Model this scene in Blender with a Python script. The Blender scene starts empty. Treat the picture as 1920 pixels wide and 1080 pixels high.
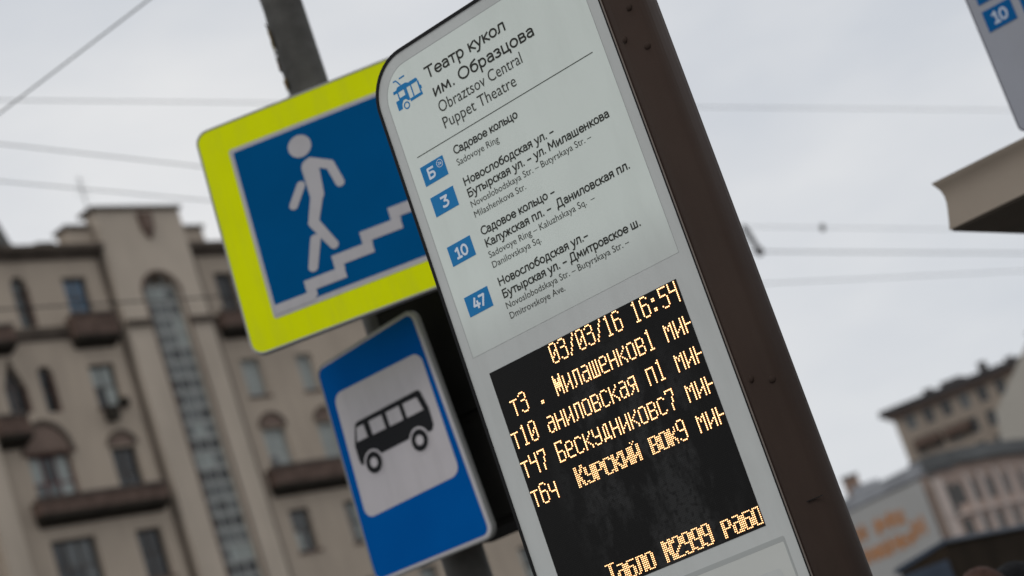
import bpy, bmesh, math, random
from mathutils import Matrix, Vector
random.seed(7)
S = bpy.context.scene
COL = S.collection
rad = math.radians

# ------------------------------------------------------------------ camera
CAM_Z = 1.6
cam = bpy.data.cameras.new('camera')
cam.sensor_width = 36.0
cam.lens = 3900 / 1920 * 36.0
cam.clip_start = 0.1
cam.clip_end = 3000
camo = bpy.data.objects.new('camera', cam)
COL.objects.link(camo)
_p, _r = rad(13.48), rad(-19.01)
_fw = Vector((0, math.cos(_p), math.sin(_p)))
_rt = Vector((1, 0, 0))
_up = _rt.cross(_fw)
_r2 = _rt * math.cos(_r) + _up * math.sin(_r)
_u2 = -_rt * math.sin(_r) + _up * math.cos(_r)
camo.matrix_world = Matrix(((_r2.x, _u2.x, -_fw.x, 0), (_r2.y, _u2.y, -_fw.y, 0), (_r2.z, _u2.z, -_fw.z, CAM_Z), (0, 0, 0, 1)))
cam.dof.use_dof = True
cam.dof.focus_distance = 4.93
cam.dof.aperture_fstop = 2.8
S.camera = camo

# ------------------------------------------------------------------ world and sun (overcast)
SUN_EL, SUN_AZ = rad(48), rad(205)
W = bpy.data.worlds.new("World")
S.world = W
W.use_nodes = True
wt = W.node_tree
wt.nodes.clear()
wo = wt.nodes.new('ShaderNodeOutputWorld')
bg = wt.nodes.new('ShaderNodeBackground')
sky = wt.nodes.new('ShaderNodeTexSky')
sky.sky_type = 'NISHITA'
sky.sun_disc = False
sky.sun_elevation = SUN_EL
sky.sun_rotation = SUN_AZ
tc = wt.nodes.new('ShaderNodeTexCoord')
mp = wt.nodes.new('ShaderNodeMapping')
mp.inputs['Scale'].default_value = (1.0, 1.0, 2.6)
nz = wt.nodes.new('ShaderNodeTexNoise')
nz.inputs['Scale'].default_value = 3.4
nz.inputs['Detail'].default_value = 5
nz.inputs['Roughness'].default_value = 0.5
cr = wt.nodes.new('ShaderNodeValToRGB')
cr.color_ramp.elements[0].position = 0.3
cr.color_ramp.elements[0].color = (5.35, 5.7, 6.25, 1)
cr.color_ramp.elements[1].position = 0.72
cr.color_ramp.elements[1].color = (7.85, 7.85, 7.85, 1)
mx = wt.nodes.new('ShaderNodeMixRGB')
mx.inputs[0].default_value = 0.96          # thick cloud: only a little of the clear sky colour comes through
wt.links.new(tc.outputs['Generated'], mp.inputs['Vector'])
wt.links.new(mp.outputs[0], nz.inputs['Vector'])
wt.links.new(nz.outputs[0], cr.inputs[0])
wt.links.new(sky.outputs[0], mx.inputs[1])
wt.links.new(cr.outputs[0], mx.inputs[2])
wt.links.new(mx.outputs[0], bg.inputs[0])
bg.inputs[1].default_value = 0.1
wt.links.new(bg.outputs[0], wo.inputs[0])
sl = bpy.data.lights.new('sun', 'SUN')
sl.energy = 0.5
sl.angle = rad(20)
sl.color = (1, 0.96, 0.9)
so = bpy.data.objects.new('sun', sl)
COL.objects.link(so)
_sd = Vector((math.cos(SUN_EL) * math.sin(SUN_AZ), math.cos(SUN_EL) * math.cos(SUN_AZ), math.sin(SUN_EL)))
so.rotation_euler = _sd.to_track_quat('Z', 'Y').to_euler()
so.location = (0, 0, 30)

S.view_settings.view_transform = 'Standard'
S.view_settings.look = 'None'
S.view_settings.exposure = 0.08
S.view_settings.gamma = 1
S.view_settings.use_curve_mapping = False

# ------------------------------------------------------------------ materials
def mat(name, col, rough=0.6, metal=0.0, var=0.0, scale=3.0, bump=0.0, bscale=40.0, coat=0.0, spec=0.2, emit=None, estr=0.0, col2=None, detail=6):
    m = bpy.data.materials.new(name)
    m.use_nodes = True
    nt = m.node_tree
    b = nt.nodes['Principled BSDF']
    b.inputs['Base Color'].default_value = (*col, 1)
    b.inputs['Roughness'].default_value = rough
    b.inputs['Metallic'].default_value = metal
    b.inputs['Specular IOR Level'].default_value = spec
    b.inputs['Coat Weight'].default_value = coat
    b.inputs['Coat Roughness'].default_value = 0.08
    if emit:
        b.inputs['Emission Color'].default_value = (*emit, 1)
        b.inputs['Emission Strength'].default_value = estr
    t = nt.nodes.new('ShaderNodeTexCoord')
    if var > 0 or col2:
        n = nt.nodes.new('ShaderNodeTexNoise')
        n.inputs['Scale'].default_value = scale
        n.inputs['Detail'].default_value = detail
        r = nt.nodes.new('ShaderNodeValToRGB')
        c2 = col2 if col2 else tuple(min(1, c * (1 + var)) for c in col)
        c1 = tuple(c * (1 - var) for c in col) if not col2 else col
        r.color_ramp.elements[0].position = 0.32
        r.color_ramp.elements[1].position = 0.68
        r.color_ramp.elements[0].color = (*c1, 1)
        r.color_ramp.elements[1].color = (*c2, 1)
        nt.links.new(t.outputs['Object'], n.inputs['Vector'])
        nt.links.new(n.outputs[0], r.inputs[0])
        nt.links.new(r.outputs[0], b.inputs['Base Color'])
    if bump > 0:
        n2 = nt.nodes.new('ShaderNodeTexNoise')
        n2.inputs['Scale'].default_value = bscale
        n2.inputs['Detail'].default_value = 8
        bp = nt.nodes.new('ShaderNodeBump')
        bp.inputs['Strength'].default_value = bump
        bp.inputs['Distance'].default_value = 0.01
        nt.links.new(t.outputs['Object'], n2.inputs['Vector'])
        nt.links.new(n2.outputs[0], bp.inputs['Height'])
        nt.links.new(bp.outputs[0], b.inputs['Normal'])
    return m

M = {}
M['asphalt'] = mat('asphalt', (0.05, 0.05, 0.052), 0.9, var=0.25, scale=2, bump=0.6, bscale=90)
M['paving'] = mat('paving', (0.2, 0.19, 0.18), 0.85, var=0.15, scale=1.5, bump=0.4)
M['kerb'] = mat('kerb_granite', (0.28, 0.27, 0.27), 0.8, var=0.2, scale=12)
M['stucco'] = mat('beige_stucco', (0.45, 0.375, 0.30), 0.9, var=0.07, scale=0.35, bump=0.3, bscale=6)
M['stucco_pale'] = mat('pale_stucco', (0.51, 0.435, 0.355), 0.9, var=0.07, scale=0.35)
M['brownstone'] = mat('brown_moulding', (0.125, 0.085, 0.068), 0.85, var=0.25, scale=2.0)
M['arch_fill'] = mat('brown_arch_plaster', (0.20, 0.145, 0.118), 0.9, var=0.1, scale=1.0)
M['cornice'] = mat('weathered_cornice', (0.10, 0.080, 0.064), 0.85, var=0.25, scale=1.5)
M['dark_shade'] = mat('dark_slab_shade', (0.032, 0.027, 0.021), 0.9, var=0.3, scale=2.0)  # painted shade on balcony slabs; plain dark colour on the other small parts
M['roof_metal'] = mat('roof_sheet_metal', (0.07, 0.068, 0.06), 0.55, 0.3, var=0.25, scale=1.0)
M['frame_dark'] = mat('dark_window_frame', (0.09, 0.075, 0.065), 0.6, var=0.1)
M['frame_pale'] = mat('pale_window_frame', (0.42, 0.42, 0.40), 0.6, var=0.08)
M['frame_stair'] = mat('grey_stair_window_frame', (0.36, 0.37, 0.35), 0.6, var=0.1)
M['frame_red'] = mat('red_brown_window_frame', (0.16, 0.06, 0.05), 0.6, var=0.1)
M['glass_dark'] = mat('dark_window_glass', (0.03, 0.033, 0.035), 0.12, var=0.5, scale=0.9, spec=0.5)
M['glass_mid'] = mat('grey_window_glass', (0.10, 0.108, 0.108), 0.15, var=0.35, scale=1.4, spec=0.5)
M['glass_blue'] = mat('blue_window_glass', (0.07, 0.13, 0.2), 0.12, var=0.45, scale=1.1, spec=0.6)
M['glass_curtain'] = mat('curtained_window_glass', (0.33, 0.36, 0.34), 0.3, var=0.2, scale=1.0, spec=0.5)
M['glass_green'] = mat('stair_window_glass', (0.12, 0.13, 0.128), 0.25, var=0.3, scale=1.2, spec=0.6)
M['pole'] = mat('galvanised_pole', (0.088, 0.085, 0.078), 0.7, 0.1, var=0.28, scale=7, bump=0.8, bscale=18)
M['peel'] = mat('rust_and_peeling_paint', (0.16, 0.075, 0.035), 0.9, col2=(0.2, 0.19, 0.08), scale=25)
M['sign_yellow'] = mat('fluorescent_yellow_film', (0.70, 0.77, 0.0), 0.55, var=0.025, scale=5, spec=0.04)
M['sign_blue'] = mat('sign_blue_film', (0.0, 0.086, 0.34), 0.55, col2=(0.0, 0.105, 0.39), scale=2.2, spec=0.01)
M['sign_teal'] = mat('sign_darker_blue_film', (0.0, 0.072, 0.205), 0.55, col2=(0.0, 0.084, 0.24), scale=2.2, spec=0.01)
M['sign_white'] = mat('sign_white_film', (0.54, 0.51, 0.525), 0.55, var=0.03, scale=6, spec=0.1)
M['sign_black'] = mat('sign_black_film', (0.014, 0.014, 0.016), 0.5, spec=0.08)
M['sign_grey'] = mat('sign_pictogram_film', (0.43, 0.415, 0.425), 0.55, var=0.03, scale=6, spec=0.1)
M['sign_back'] = mat('grey_sign_back', (0.25, 0.25, 0.24), 0.5, 0.4, var=0.1)
M['steel'] = mat('galvanised_steel', (0.35, 0.35, 0.35), 0.45, 0.7, var=0.1, scale=10)
M['box_black'] = mat('black_painted_cabinet', (0.012, 0.0115, 0.010), 0.7, var=0.35, scale=3, spec=0.08)
M['box_lip'] = mat('dark_cabinet_lid', (0.03, 0.026, 0.024), 0.6, var=0.2, scale=5, spec=0.1)
M['brown_metal'] = mat('brown_painted_metal', (0.045, 0.031, 0.025), 0.55, 0.0, var=0.08, scale=4, bump=0.05, bscale=200, spec=0.03)
M['casing'] = mat('brown_casing_edge', (0.12, 0.095, 0.085), 0.4, 0.3, var=0.1)
M['gasket'] = mat('black_gasket', (0.006, 0.006, 0.006), 0.5)
M['edge_bright'] = mat('bevelled_metal_edge', (0.22, 0.185, 0.16), 0.35, 0.6)
M['face_glass'] = mat('frosted_face_glass', (0.56, 0.575, 0.555), 0.4, var=0.045, scale=1.6, coat=0.08, spec=0.3)
M['poster'] = mat('backlit_poster', (0.54, 0.56, 0.535), 0.4, var=0.035, scale=2.2, coat=0.08, spec=0.3, emit=(0.84, 1.0, 0.90), estr=0.11)
# the strip lights inside the box fade out towards the timetable
_nt = M['poster'].node_tree
_t = _nt.nodes.new('ShaderNodeTexCoord'); _sx = _nt.nodes.new('ShaderNodeSeparateXYZ'); _mr = _nt.nodes.new('ShaderNodeMapRange'); _mm = _nt.nodes.new('ShaderNodeMath'); _mm.operation = 'MULTIPLY'
_mr.interpolation_type = 'SMOOTHSTEP'
_mr.inputs['From Min'].default_value = 2.66; _mr.inputs['From Max'].default_value = 2.88
_mr.inputs['To Min'].default_value = 0.22
_mm.inputs[1].default_value = 0.125
_nt.links.new(_t.outputs['Object'], _sx.inputs[0]); _nt.links.new(_sx.outputs['Z'], _mr.inputs['Value']); _nt.links.new(_mr.outputs[0], _mm.inputs[0])
_nt.links.new(_mm.outputs[0], _nt.nodes['Principled BSDF'].inputs['Emission Strength'])
M['sheet'] = mat('white_paper_sheet', (0.60, 0.61, 0.575), 0.5, var=0.03)
M['border_line'] = mat('grey_print_line', (0.42, 0.435, 0.42), 0.5)
M['ink'] = mat('dark_grey_ink', (0.040, 0.040, 0.035), 0.5, spec=0.1)
M['ink_light'] = mat('grey_ink', (0.060, 0.060, 0.053), 0.5, spec=0.1)
M['tile_blue'] = mat('blue_print', (0.022, 0.215, 0.50), 0.5, var=0.03, spec=0.1)
M['tile_white'] = mat('white_print', (0.66, 0.72, 0.80), 0.45, emit=(0.8, 0.9, 1), estr=0.05)
M['led_off'] = mat('unlit_diode', (0.011, 0.010, 0.008), 0.5, spec=0.12)
M['led_core'] = mat('lit_diode_core', (0.3, 0.2, 0.1), 0.4, emit=(1.0, 0.68, 0.34), estr=2.9)
M['led_ring'] = mat('lit_diode_rim', (0.2, 0.08, 0.02), 0.4, emit=(1.0, 0.30, 0.05), estr=1.2)
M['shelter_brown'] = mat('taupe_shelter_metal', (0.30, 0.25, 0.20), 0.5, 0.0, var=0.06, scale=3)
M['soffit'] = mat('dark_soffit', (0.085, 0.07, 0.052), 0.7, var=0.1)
M['shelter_sign'] = mat('grey_sign_face', (0.34, 0.35, 0.39), 0.45, var=0.04, scale=3)
M['sign_edge'] = mat('dark_sign_edge', (0.07, 0.065, 0.09), 0.4)
M['shelter_tile'] = mat('deep_blue_print', (0.004, 0.105, 0.30), 0.5, spec=0.05)
M['shelter_digit'] = mat('pale_blue_print', (0.50, 0.56, 0.66), 0.45)
M['clear_glass'] = mat('shelter_glass', (0.5, 0.55, 0.55), 0.05)
_b = M['clear_glass'].node_tree.nodes['Principled BSDF']
_b.inputs['Transmission Weight'].default_value = 0.9
M['wood'] = mat('bench_wood', (0.22, 0.12, 0.06), 0.6, var=0.2, scale=12)
M['wire'] = mat('black_cable', (0.03, 0.03, 0.03), 0.6)
M['ceramic'] = mat('brown_ceramic', (0.09, 0.08, 0.07), 0.3)
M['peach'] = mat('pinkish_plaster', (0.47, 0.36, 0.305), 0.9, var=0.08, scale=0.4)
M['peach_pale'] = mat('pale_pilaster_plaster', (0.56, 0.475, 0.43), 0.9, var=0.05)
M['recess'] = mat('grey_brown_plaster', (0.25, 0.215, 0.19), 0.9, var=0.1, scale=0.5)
M['glass_far'] = mat('far_window_glass', (0.10, 0.095, 0.09), 0.4, var=0.3, scale=1)
M['banner'] = mat('grey_white_banner', (0.42, 0.415, 0.40), 0.6, var=0.05, scale=0.3)
M['orange'] = mat('orange_print', (0.50, 0.19, 0.035), 0.6, var=0.12, scale=0.8)
M['grey_roof'] = mat('grey_slate_roof', (0.13, 0.135, 0.135), 0.7, var=0.2, scale=0.5)
M['light_roof'] = mat('light_grey_roof', (0.33, 0.34, 0.36), 0.6, var=0.2, scale=0.5)
M['tan'] = mat('tan_plaster', (0.33, 0.275, 0.225), 0.9, var=0.1, scale=0.15)
M['tan_roof'] = mat('dark_tin_roof', (0.06, 0.055, 0.055), 0.6, var=0.2, scale=0.3)
M['firewall'] = mat('pale_firewall_plaster', (0.44, 0.41, 0.36), 0.9, var=0.06, scale=0.15)
M['brick'] = mat('red_chimney_brick', (0.24, 0.165, 0.125), 0.9, var=0.2, scale=2)
M['kiosk'] = mat('dark_kiosk_cladding', (0.032, 0.024, 0.017), 0.8, var=0.25, scale=1.2, spec=0.02)
M['kiosk_blue'] = mat('dark_blue_kiosk_trim', (0.045, 0.06, 0.085), 0.4, var=0.2, scale=2)
M['skin'] = mat('skin', (0.45, 0.27, 0.2), 0.55, var=0.05)
M['hair_brown'] = mat('brown_hair', (0.06, 0.03, 0.022), 0.8, var=0.35, scale=30, bump=0.5, bscale=60)
M['hair_black'] = mat('black_knit_hat', (0.006, 0.006, 0.007), 0.85, var=0.3, scale=30, bump=0.6, bscale=80)
M['coat_dark'] = mat('dark_wool_coat', (0.03, 0.03, 0.035), 0.9, var=0.2, scale=20)
M['coat_green'] = mat('olive_jacket', (0.06, 0.06, 0.035), 0.85, var=0.2, scale=20)
M['trousers'] = mat('dark_trousers', (0.02, 0.022, 0.03), 0.9, var=0.2, scale=20)
M['shoes'] = mat('black_shoes', (0.01, 0.01, 0.01), 0.4)

def grime(m, col=(0.12, 0.11, 0.10), amount=0.16, sc=(9, 9, 1.6)):
    nt = m.node_tree; b = nt.nodes['Principled BSDF']; L = nt.links.new
    src = b.inputs['Base Color'].links[0].from_socket if b.inputs['Base Color'].is_linked else None
    t = nt.nodes.new('ShaderNodeTexCoord'); mp_ = nt.nodes.new('ShaderNodeMapping'); mp_.inputs['Scale'].default_value = sc
    n = nt.nodes.new('ShaderNodeTexNoise'); n.inputs['Scale'].default_value = 2.0; n.inputs['Detail'].default_value = 9; n.inputs['Roughness'].default_value = 0.65
    r = nt.nodes.new('ShaderNodeValToRGB'); r.color_ramp.elements[0].position = 0.46; r.color_ramp.elements[1].position = 0.78
    mu = nt.nodes.new('ShaderNodeMath'); mu.operation = 'MULTIPLY'; mu.inputs[1].default_value = amount
    mx_ = nt.nodes.new('ShaderNodeMixRGB'); mx_.inputs[2].default_value = (*col, 1)
    if src: L(src, mx_.inputs[1])
    else: mx_.inputs[1].default_value = b.inputs['Base Color'].default_value
    L(t.outputs['Object'], mp_.inputs['Vector']); L(mp_.outputs[0], n.inputs['Vector']); L(n.outputs[0], r.inputs[0]); L(r.outputs[0], mu.inputs[0]); L(mu.outputs[0], mx_.inputs[0])
    L(mx_.outputs[0], b.inputs['Base Color'])
for k_ in ('sign_yellow', 'sign_white', 'sign_grey'): grime(M[k_], amount=0.13)
for k_ in ('poster', 'face_glass', 'shelter_sign'): grime(M[k_], (0.25, 0.25, 0.23), 0.20, (5, 5, 1.2))
for k_ in ('stucco', 'stucco_pale', 'tan', 'peach'): grime(M[k_], (0.14, 0.115, 0.09), 0.35, (.35, .35, .06))
for k_ in ('brown_metal', 'shelter_brown'): grime(M[k_], (0.10, 0.085, 0.07), 0.07, (6, 6, 1.0))

# led panel: black with dried paste smears left on its front sheet
def led_panel_mat():
    m = mat('black_led_mask', (0.0085, 0.008, 0.0075), 0.36, spec=0.16)
    nt = m.node_tree
    b = nt.nodes['Principled BSDF']
    t = nt.nodes.new('ShaderNodeTexCoord')
    n = nt.nodes.new('ShaderNodeTexNoise'); n.inputs['Scale'].default_value = 5.5; n.inputs['Detail'].default_value = 8; n.inputs['Roughness'].default_value = 0.62
    ms = nt.nodes.new('ShaderNodeMapping'); ms.inputs['Scale'].default_value = (1.5, 1, .75)
    r = nt.nodes.new('ShaderNodeValToRGB'); r.color_ramp.elements[0].position = 0.47; r.color_ramp.elements[1].position = 0.56
    n3 = nt.nodes.new('ShaderNodeTexNoise'); n3.inputs['Scale'].default_value = 70; n3.inputs['Detail'].default_value = 4
    r3 = nt.nodes.new('ShaderNodeValToRGB'); r3.color_ramp.elements[0].position = 0.30; r3.color_ramp.elements[1].position = 0.5
    g = nt.nodes.new('ShaderNodeTexGradient'); g.gradient_type = 'SPHERICAL'
    mpn = nt.nodes.new('ShaderNodeMapping')
    mpn.inputs['Location'].default_value = (0.05, 0, -2.26 * 2.7)
    mpn.inputs['Scale'].default_value = (3.6, 0.0, 2.7)
    r2 = nt.nodes.new('ShaderNodeValToRGB'); r2.color_ramp.elements[0].position = 0.02; r2.color_ramp.elements[1].position = 0.35
    mu = nt.nodes.new('ShaderNodeMath'); mu.operation = 'MULTIPLY'
    mu2 = nt.nodes.new('ShaderNodeMath'); mu2.operation = 'MULTIPLY'
    mixc = nt.nodes.new('ShaderNodeMixRGB')
    mixc.inputs[1].default_value = (0.0055, 0.005, 0.0045, 1); mixc.inputs[2].default_value = (0.034, 0.034, 0.034, 1)
    mixr = nt.nodes.new('ShaderNodeMath'); mixr.operation = 'MULTIPLY_ADD'; mixr.inputs[1].default_value = 0.4; mixr.inputs[2].default_value = 0.34
    L = nt.links.new
    L(t.outputs['Object'], ms.inputs['Vector']); L(ms.outputs[0], n.inputs['Vector']); L(n.outputs[0], r.inputs[0])
    L(t.outputs['Object'], n3.inputs['Vector']); L(n3.outputs[0], r3.inputs[0])
    L(t.outputs['Object'], mpn.inputs['Vector']); L(mpn.outputs[0], g.inputs['Vector']); L(g.outputs[1], r2.inputs[0])
    L(r.outputs[0], mu.inputs[0]); L(r2.outputs[0], mu.inputs[1])
    L(mu.outputs[0], mu2.inputs[0]); L(r3.outputs[0], mu2.inputs[1])
    L(mu2.outputs[0], mixc.inputs[0]); L(mixc.outputs[0], b.inputs['Base Color'])
    L(mu2.outputs[0], mixr.inputs[0]); L(mixr.outputs[0], b.inputs['Roughness'])
    return m
M['led_mask'] = led_panel_mat()

# ------------------------------------------------------------------ object helpers
def tag(o, label=None, cat=None, group=None, kind=None):
    if label: o['label'] = label
    if cat: o['category'] = cat
    if group: o['group'] = group
    if kind: o['kind'] = kind
    return o

def empty(name, loc, az=0.0, label=None, cat=None, group=None, rot=None):
    o = bpy.data.objects.new(name, None)
    o.empty_display_size = 0.2
    COL.objects.link(o)
    o.location = loc
    if rot is not None:
        o.rotation_euler = rot.to_euler()
    else:
        o.rotation_euler = (0, 0, rad(az))
    return tag(o, label, cat, group)

class MB:
    def __init__(s): s.v = []; s.f = []
    def add(s, vs, fs):
        k = len(s.v); s.v += [tuple(p) for p in vs]; s.f += [tuple(i + k for i in f) for f in fs]; return s
    def box(s, x0, x1, y0, y1, z0, z1):
        v = [(x0, y0, z0), (x1, y0, z0), (x1, y1, z0), (x0, y1, z0), (x0, y0, z1), (x1, y0, z1), (x1, y1, z1), (x0, y1, z1)]
        return s.add(v, [(0, 3, 2, 1), (4, 5, 6, 7), (0, 1, 5, 4), (1, 2, 6, 5), (2, 3, 7, 6), (3, 0, 4, 7)])
    def flat(s, pts, y):
        """a polygon in the x-z plane facing -y"""
        n = len(pts)
        return s.add([(p[0], y, p[1]) for p in pts], [tuple(range(n))])
    def prism(s, pts, y0, y1):
        """x-z outline (anticlockwise seen from -y) with depth from y0 (front) to y1"""
        n = len(pts)
        v = [(p[0], y0, p[1]) for p in pts] + [(p[0], y1, p[1]) for p in pts]
        f = [tuple(range(n)), tuple(range(2 * n - 1, n - 1, -1))]
        f += [(i, i + n, (i + 1) % n + n, (i + 1) % n) for i in range(n)]
        return s.add(v, f)
    def vprism(s, pts, z0, z1):
        """plan outline x-y raised from z0 to z1"""
        n = len(pts)
        v = [(p[0], p[1], z0) for p in pts] + [(p[0], p[1], z1) for p in pts]
        f = [tuple(range(n - 1, -1, -1)), tuple(range(n, 2 * n))]
        f += [(i, (i + 1) % n, (i + 1) % n + n, i + n) for i in range(n)]
        return s.add(v, f)
    def ring(s, outer, inner, y0, y1):
        """frame between two outlines with the same number of points"""
        n = len(outer)
        v = [(p[0], y0, p[1]) for p in outer] + [(p[0], y0, p[1]) for p in inner] + [(p[0], y1, p[1]) for p in outer] + [(p[0], y1, p[1]) for p in inner]
        f = []
        for i in range(n):
            j = (i + 1) % n
            f += [(i, j, j + n, i + n), (i + 2 * n, i + 3 * n, j + 3 * n, j + 2 * n), (i, i + 2 * n, j + 2 * n, j), (i + n, j + n, j + 3 * n, i + 3 * n)]
        return s.add(v, f)
    def tube(s, p, q, r, n=10, r2=None, caps=True):
        p = Vector(p); q = Vector(q); d = (q - p).normalized()
        a = d.orthogonal().normalized(); b = d.cross(a)
        r2 = r if r2 is None else r2
        v = []
        for c, rr in ((p, r), (q, r2)):
            for i in range(n):
                t = 2 * math.pi * i / n
                v.append(c + a * (rr * math.cos(t)) + b * (rr * math.sin(t)))
        f = [(i, (i + 1) % n, (i + 1) % n + n, i + n) for i in range(n)]
        if caps: f += [tuple(range(n - 1, -1, -1)), tuple(range(n, 2 * n))]
        return s.add(v, f)
    def lathe(s, c, prof, n=16):
        """profile of (radius, z) turned about the vertical through c"""
        v = []
        for r, z in prof:
            for i in range(n):
                t = 2 * math.pi * i / n
                v.append((c[0] + r * math.cos(t), c[1] + r * math.sin(t), c[2] + z))
        f = []
        for k in range(len(prof) - 1):
            for i in range(n):
                f.append((k * n + i, k * n + (i + 1) % n, (k + 1) * n + (i + 1) % n, (k + 1) * n + i))
        f += [tuple(range(n - 1, -1, -1)), tuple(range((len(prof) - 1) * n, len(prof) * n))]
        return s.add(v, f)
    def build(s, name, m, parent=None, smooth=False, label=None, cat=None, group=None, kind=None, bevel=0.0):
        me = bpy.data.meshes.new(name)
        me.from_pydata(s.v, [], s.f)
        me.materials.append(M[m] if isinstance(m, str) else m)
        if smooth:
            for p in me.polygons: p.use_smooth = True
        me.update()
        o = bpy.data.objects.new(name, me)
        COL.objects.link(o)
        if parent: o.parent = parent
        if bevel:
            b = o.modifiers.new('bevel', 'BEVEL'); b.width = bevel; b.segments = 2; b.limit_method = 'ANGLE'
        return tag(o, label, cat, group, kind)

def copy_tree(o, parent=None):
    c = o.copy(); COL.objects.link(c)
    if parent: c.parent = parent
    for ch in list(o.children): copy_tree(ch, c)
    return c

def rrect(x0, x1, z0, z1, r, n=6, corners=(1, 1, 1, 1)):
    """rounded outline, anticlockwise from the lower left; corners = bl, br, tr, tl"""
    out = []
    for (cx, cz, a0, on) in ((x0, z0, 180, corners[0]), (x1, z0, 270, corners[1]), (x1, z1, 0, corners[2]), (x0, z1, 90, corners[3])):
        rr = r * on if on else 1e-4
        sx = 1 if cx == x0 else -1
        sz = 1 if cz == z0 else -1
        for i in range(n + 1):
            t = rad(a0 + 90 * i / n)
            out.append((cx + sx * rr + rr * math.cos(t), cz + sz * rr + rr * math.sin(t)))
    return out

def circle(cx, cz, r, n=24, rz=None):
    rz = r if rz is None else rz
    return [(cx + r * math.cos(2 * math.pi * i / n), cz + rz * math.sin(2 * math.pi * i / n)) for i in range(n)]

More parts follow.
